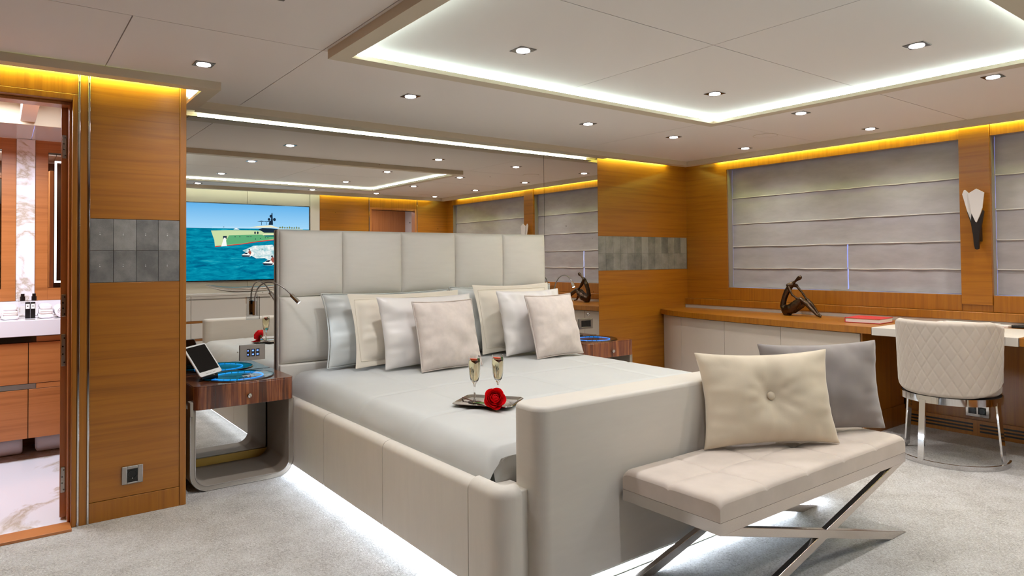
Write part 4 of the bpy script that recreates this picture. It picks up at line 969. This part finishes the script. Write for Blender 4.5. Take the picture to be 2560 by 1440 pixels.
# ================================================================== SEEN IN THE MIRROR: TV, media cabinet, horn
tv = thing('television', 'wall television showing a green yacht and jet skis on blue sea', 'television', (2.38, YR, .98))
YT = YR + .013
part('bezel', B().box(1.555, 3.215, YT, YT + .028, .978, 1.918), 'black_gloss', tv, bevel=.003)
def screen_mat(name, stops=None, rgb=None, st=1.0, scale=None):
    m = bpy.data.materials.new(name); m.use_nodes = True; nt = m.node_tree; nt.nodes.remove(nt.nodes['Principled BSDF'])
    e = nt.nodes.new('ShaderNodeEmission'); e.inputs[1].default_value = st
    if stops:
        if scale: f = noise_n(nt, coord(nt, scale), 1, 6, .65, .6)
        else:
            sp_ = nt.nodes.new('ShaderNodeSeparateXYZ'); nt.links.new(coord(nt, (1, 1, 1)), sp_.inputs[0]); f = sp_.outputs[2]
            mr_ = nt.nodes.new('ShaderNodeMapRange'); mr_.inputs[1].default_value = 1.6; mr_.inputs[2].default_value = 1.91; nt.links.new(f, mr_.inputs[0]); f = mr_.outputs[0]
        nt.links.new(ramp(nt, f, [(p, lin(c)) for p, c in stops]), e.inputs[0])
    else: e.inputs[0].default_value = (*lin(rgb), 1)
    nt.links.new(e.outputs[0], nt.nodes['Material Output'].inputs[0]); MATS[name] = m
ST = 1.45
screen_mat('tv_sky', [(0, (150, 200, 235)), (1, (90, 165, 222))], st=ST)
screen_mat('tv_sea', [(.3, (0, 78, 120)), (.48, (0, 118, 150)), (.62, (8, 140, 168)), (.75, (60, 176, 190))], st=ST, scale=(5, 1, 26))
for n_, c in dict(tv_hull=(186, 205, 158), tv_green=(86, 160, 112), tv_red=(190, 50, 40), tv_dark=(22, 40, 60), tv_cream=(222, 216, 186), tv_teal=(30, 110, 110), tv_white=(228, 232, 232), tv_skin=(150, 80, 70), tv_palm=(110, 120, 70)).items(): screen_mat(n_, rgb=c, st=ST)
screen_mat('tv_spray', [(.35, (120, 180, 190)), (.55, (205, 218, 222)), (.7, (240, 240, 240))], st=ST, scale=(14, 1, 18))
SM = ['tv_sky', 'tv_sea', 'tv_hull', 'tv_green', 'tv_red', 'tv_dark', 'tv_cream', 'tv_teal', 'tv_white', 'tv_skin', 'tv_palm', 'tv_spray']
pb = B(); Y_ = [YT + .0285]
def flat(pts, m): Y_[0] += .00025; pb.add([(x, Y_[0], z) for x, z in pts], [tuple(range(len(pts)))], SM.index(m))
flat([(1.565, 1.610), (3.205, 1.618), (3.205, 1.908), (1.565, 1.908)], 'tv_sky'); flat([(1.565, .992), (3.205, .992), (3.205, 1.618), (1.565, 1.608)], 'tv_sea')
flat([(2.016, 1.583), (2.053, 1.471), (2.062, 1.388), (2.351, 1.422), (2.557, 1.456), (2.774, 1.484), (2.95, 1.502), (2.95, 1.58), (2.671, 1.57), (2.59, 1.593), (2.477, 1.595), (2.227, 1.592)], 'tv_hull')
flat([(2.22, 1.529), (2.557, 1.543), (2.774, 1.538), (2.95, 1.535), (2.95, 1.512), (2.774, 1.496), (2.351, 1.43), (2.16, 1.41)], 'tv_green')
flat([(2.062, 1.388), (2.062, 1.398), (2.351, 1.428), (2.557, 1.462), (2.774, 1.489), (2.95, 1.508), (2.95, 1.496), (2.774, 1.478), (2.557, 1.451), (2.351, 1.418)], 'tv_red')
flat([(2.565, 1.609), (2.614, 1.626), (2.72, 1.625), (2.83, 1.613), (2.83, 1.57), (2.638, 1.567)], 'tv_dark')
flat([(2.461, 1.628), (2.557, 1.648), (2.72, 1.662), (2.803, 1.634), (2.87, 1.618), (2.745, 1.634), (2.59, 1.630)], 'tv_cream')
flat([(2.63, 1.536), (2.95, 1.546), (2.95, 1.518), (2.65, 1.518)], 'tv_teal'); flat([(2.62, 1.545), (2.95, 1.556), (2.95, 1.546), (2.62, 1.536)], 'tv_cream')
flat([(2.690, 1.666), (2.700, 1.712), (2.718, 1.722), (2.727, 1.817), (2.738, 1.817), (2.745, 1.667)], 'tv_dark')
for cx, cz, r in ((2.72, 1.775, .018), (2.696, 1.735, .016), (2.762, 1.735, .018)): flat([(cx + r * cos(2 * pi * k / 12), cz + r * 1.1 * sin(2 * pi * k / 12)) for k in range(12)], 'tv_dark')
flat([(2.549, 1.699), (2.602, 1.717), (2.655, 1.702), (2.70, 1.715), (2.70, 1.704), (2.602, 1.704)], 'tv_dark'); flat([(2.599, 1.70), (2.605, 1.70), (2.605, 1.66), (2.599, 1.66)], 'tv_dark'); flat([(2.66, 1.70), (2.665, 1.70), (2.665, 1.665), (2.66, 1.665)], 'tv_dark')
for cx, cz in ((2.525, 1.565), (2.558, 1.566)): flat([(cx + .010 * cos(2 * pi * k / 12), cz + .017 * sin(2 * pi * k / 12)) for k in range(12)], 'tv_dark')
for cx, cz in ((2.29, 1.512), (2.345, 1.513), (2.43, 1.515), (2.45, 1.515), (2.475, 1.516), (2.53, 1.488), (2.59, 1.496), (2.65, 1.506), (2.68, 1.508)): flat([(cx - .006, cz - .004), (cx + .006, cz - .004), (cx + .006, cz + .004), (cx - .006, cz + .004)], 'tv_dark')
flat([(2.15, 1.52), (2.195, 1.522), (2.19, 1.485), (2.15, 1.482)], 'tv_dark'); flat([(2.16, 1.50), (2.18, 1.50), (2.195, 1.40), (2.13, 1.395)], 'tv_white')
flat([(2.03, 1.625), (2.50, 1.634), (2.50, 1.631), (2.03, 1.622)], 'tv_white'); flat([(2.27, 1.60), (2.30, 1.62), (2.34, 1.60)], 'tv_white')
for k in range(9): cx = 2.83 + .03 * k; flat([(cx - .012, 1.632), (cx, 1.650 + .006 * sin(k * 2)), (cx + .013, 1.634), (cx, 1.624)], 'tv_palm')
flat([(2.80, 1.614), (3.12, 1.622), (3.12, 1.616), (2.80, 1.612)], 'tv_cream')
def ski(x, z, s):
    flat([(x - .04 * s, z + .055 * s), (x + .09 * s, z + .115 * s), (x + .32 * s, z + .13 * s), (x + .42 * s, z + .02 * s), (x + .30 * s, z - .035 * s), (x + .12 * s, z - .04 * s)], 'tv_spray')
    flat([(x - .055 * s, z), (x, z + .032 * s), (x + .08 * s, z + .045 * s), (x + .10 * s, z + .012 * s), (x + .04 * s, z - .022 * s), (x - .04 * s, z - .02 * s)], 'tv_white')
    flat([(x - .055 * s, z), (x + .05 * s, z - .004 * s), (x + .04 * s, z - .02 * s), (x - .04 * s, z - .02 * s)], 'tv_dark'); flat([(x - .03 * s, z + .012 * s), (x, z + .03 * s), (x + .03 * s, z + .03 * s), (x + .01 * s, z + .012 * s)], 'tv_dark')
    flat([(x + .025 * s, z + .035 * s), (x + .045 * s, z + .07 * s), (x + .065 * s, z + .03 * s), (x + .05 * s, z + .0)], 'tv_skin'); flat([(x + .028 * s, z + .062 * s), (x + .034 * s, z + .078 * s), (x + .046 * s, z + .074 * s), (x + .046 * s, z + .06 * s)], 'tv_dark')
ski(2.415, 1.29, 1.0); ski(2.68, 1.19, 1.25)
part('picture', pb, SM, tv)
mc = thing('media_cabinet', 'cream media cabinet with oak trim lines under the television', 'cabinet', (2.2, 0, 0))
part('carcass', B().box(1.02, 3.224, YR + .013, .085, .0, .815), 'oak_dark', mc)
part('top', B().box(1.01, 3.226, YR + .013, .105, .816, .842), 'white_lacquer', mc, bevel=.003); part('chrome_rail', B().box(1.02, 3.224, .084, .103, .775, .785), 'steel', mc)
for a, b in ((1.02, 1.752), (1.756, 2.488), (2.492, 3.224)):
    for z0, z1 in ((.786, .814), (.538, .774), (.336, .508), (.05, .306)): part('drawer', B().box(a, b, .084, .102, z0, z1), 'white_lacquer', mc, bevel=.002)
for z in (.510, .308): part('oak_trim', B().box(1.02, 3.224, .084, .098, z, z + .026), 'oak_h', mc)
hn = thing('horn_sculpture', 'long curved silver horn ornament on the media cabinet', 'ornament', (2.4, 0, .843))
hp = bez((1.93, -.01, .945), (2.15, .0, .855), (2.55, .02, .845), (3.0, .0, .945), 30)
hp = [Vector((p.x, p.y, max(p.z, .843 + .006 + .030 * sin(pi * min(1, k / 30)) ** .7))) for k, p in enumerate(hp)]
part('horn', B().tube(hp, [.003 + .030 * sin(pi * min(1, k / 30)) ** .7 for k in range(31)], 14), 'steel_warm', hn, smooth=60)
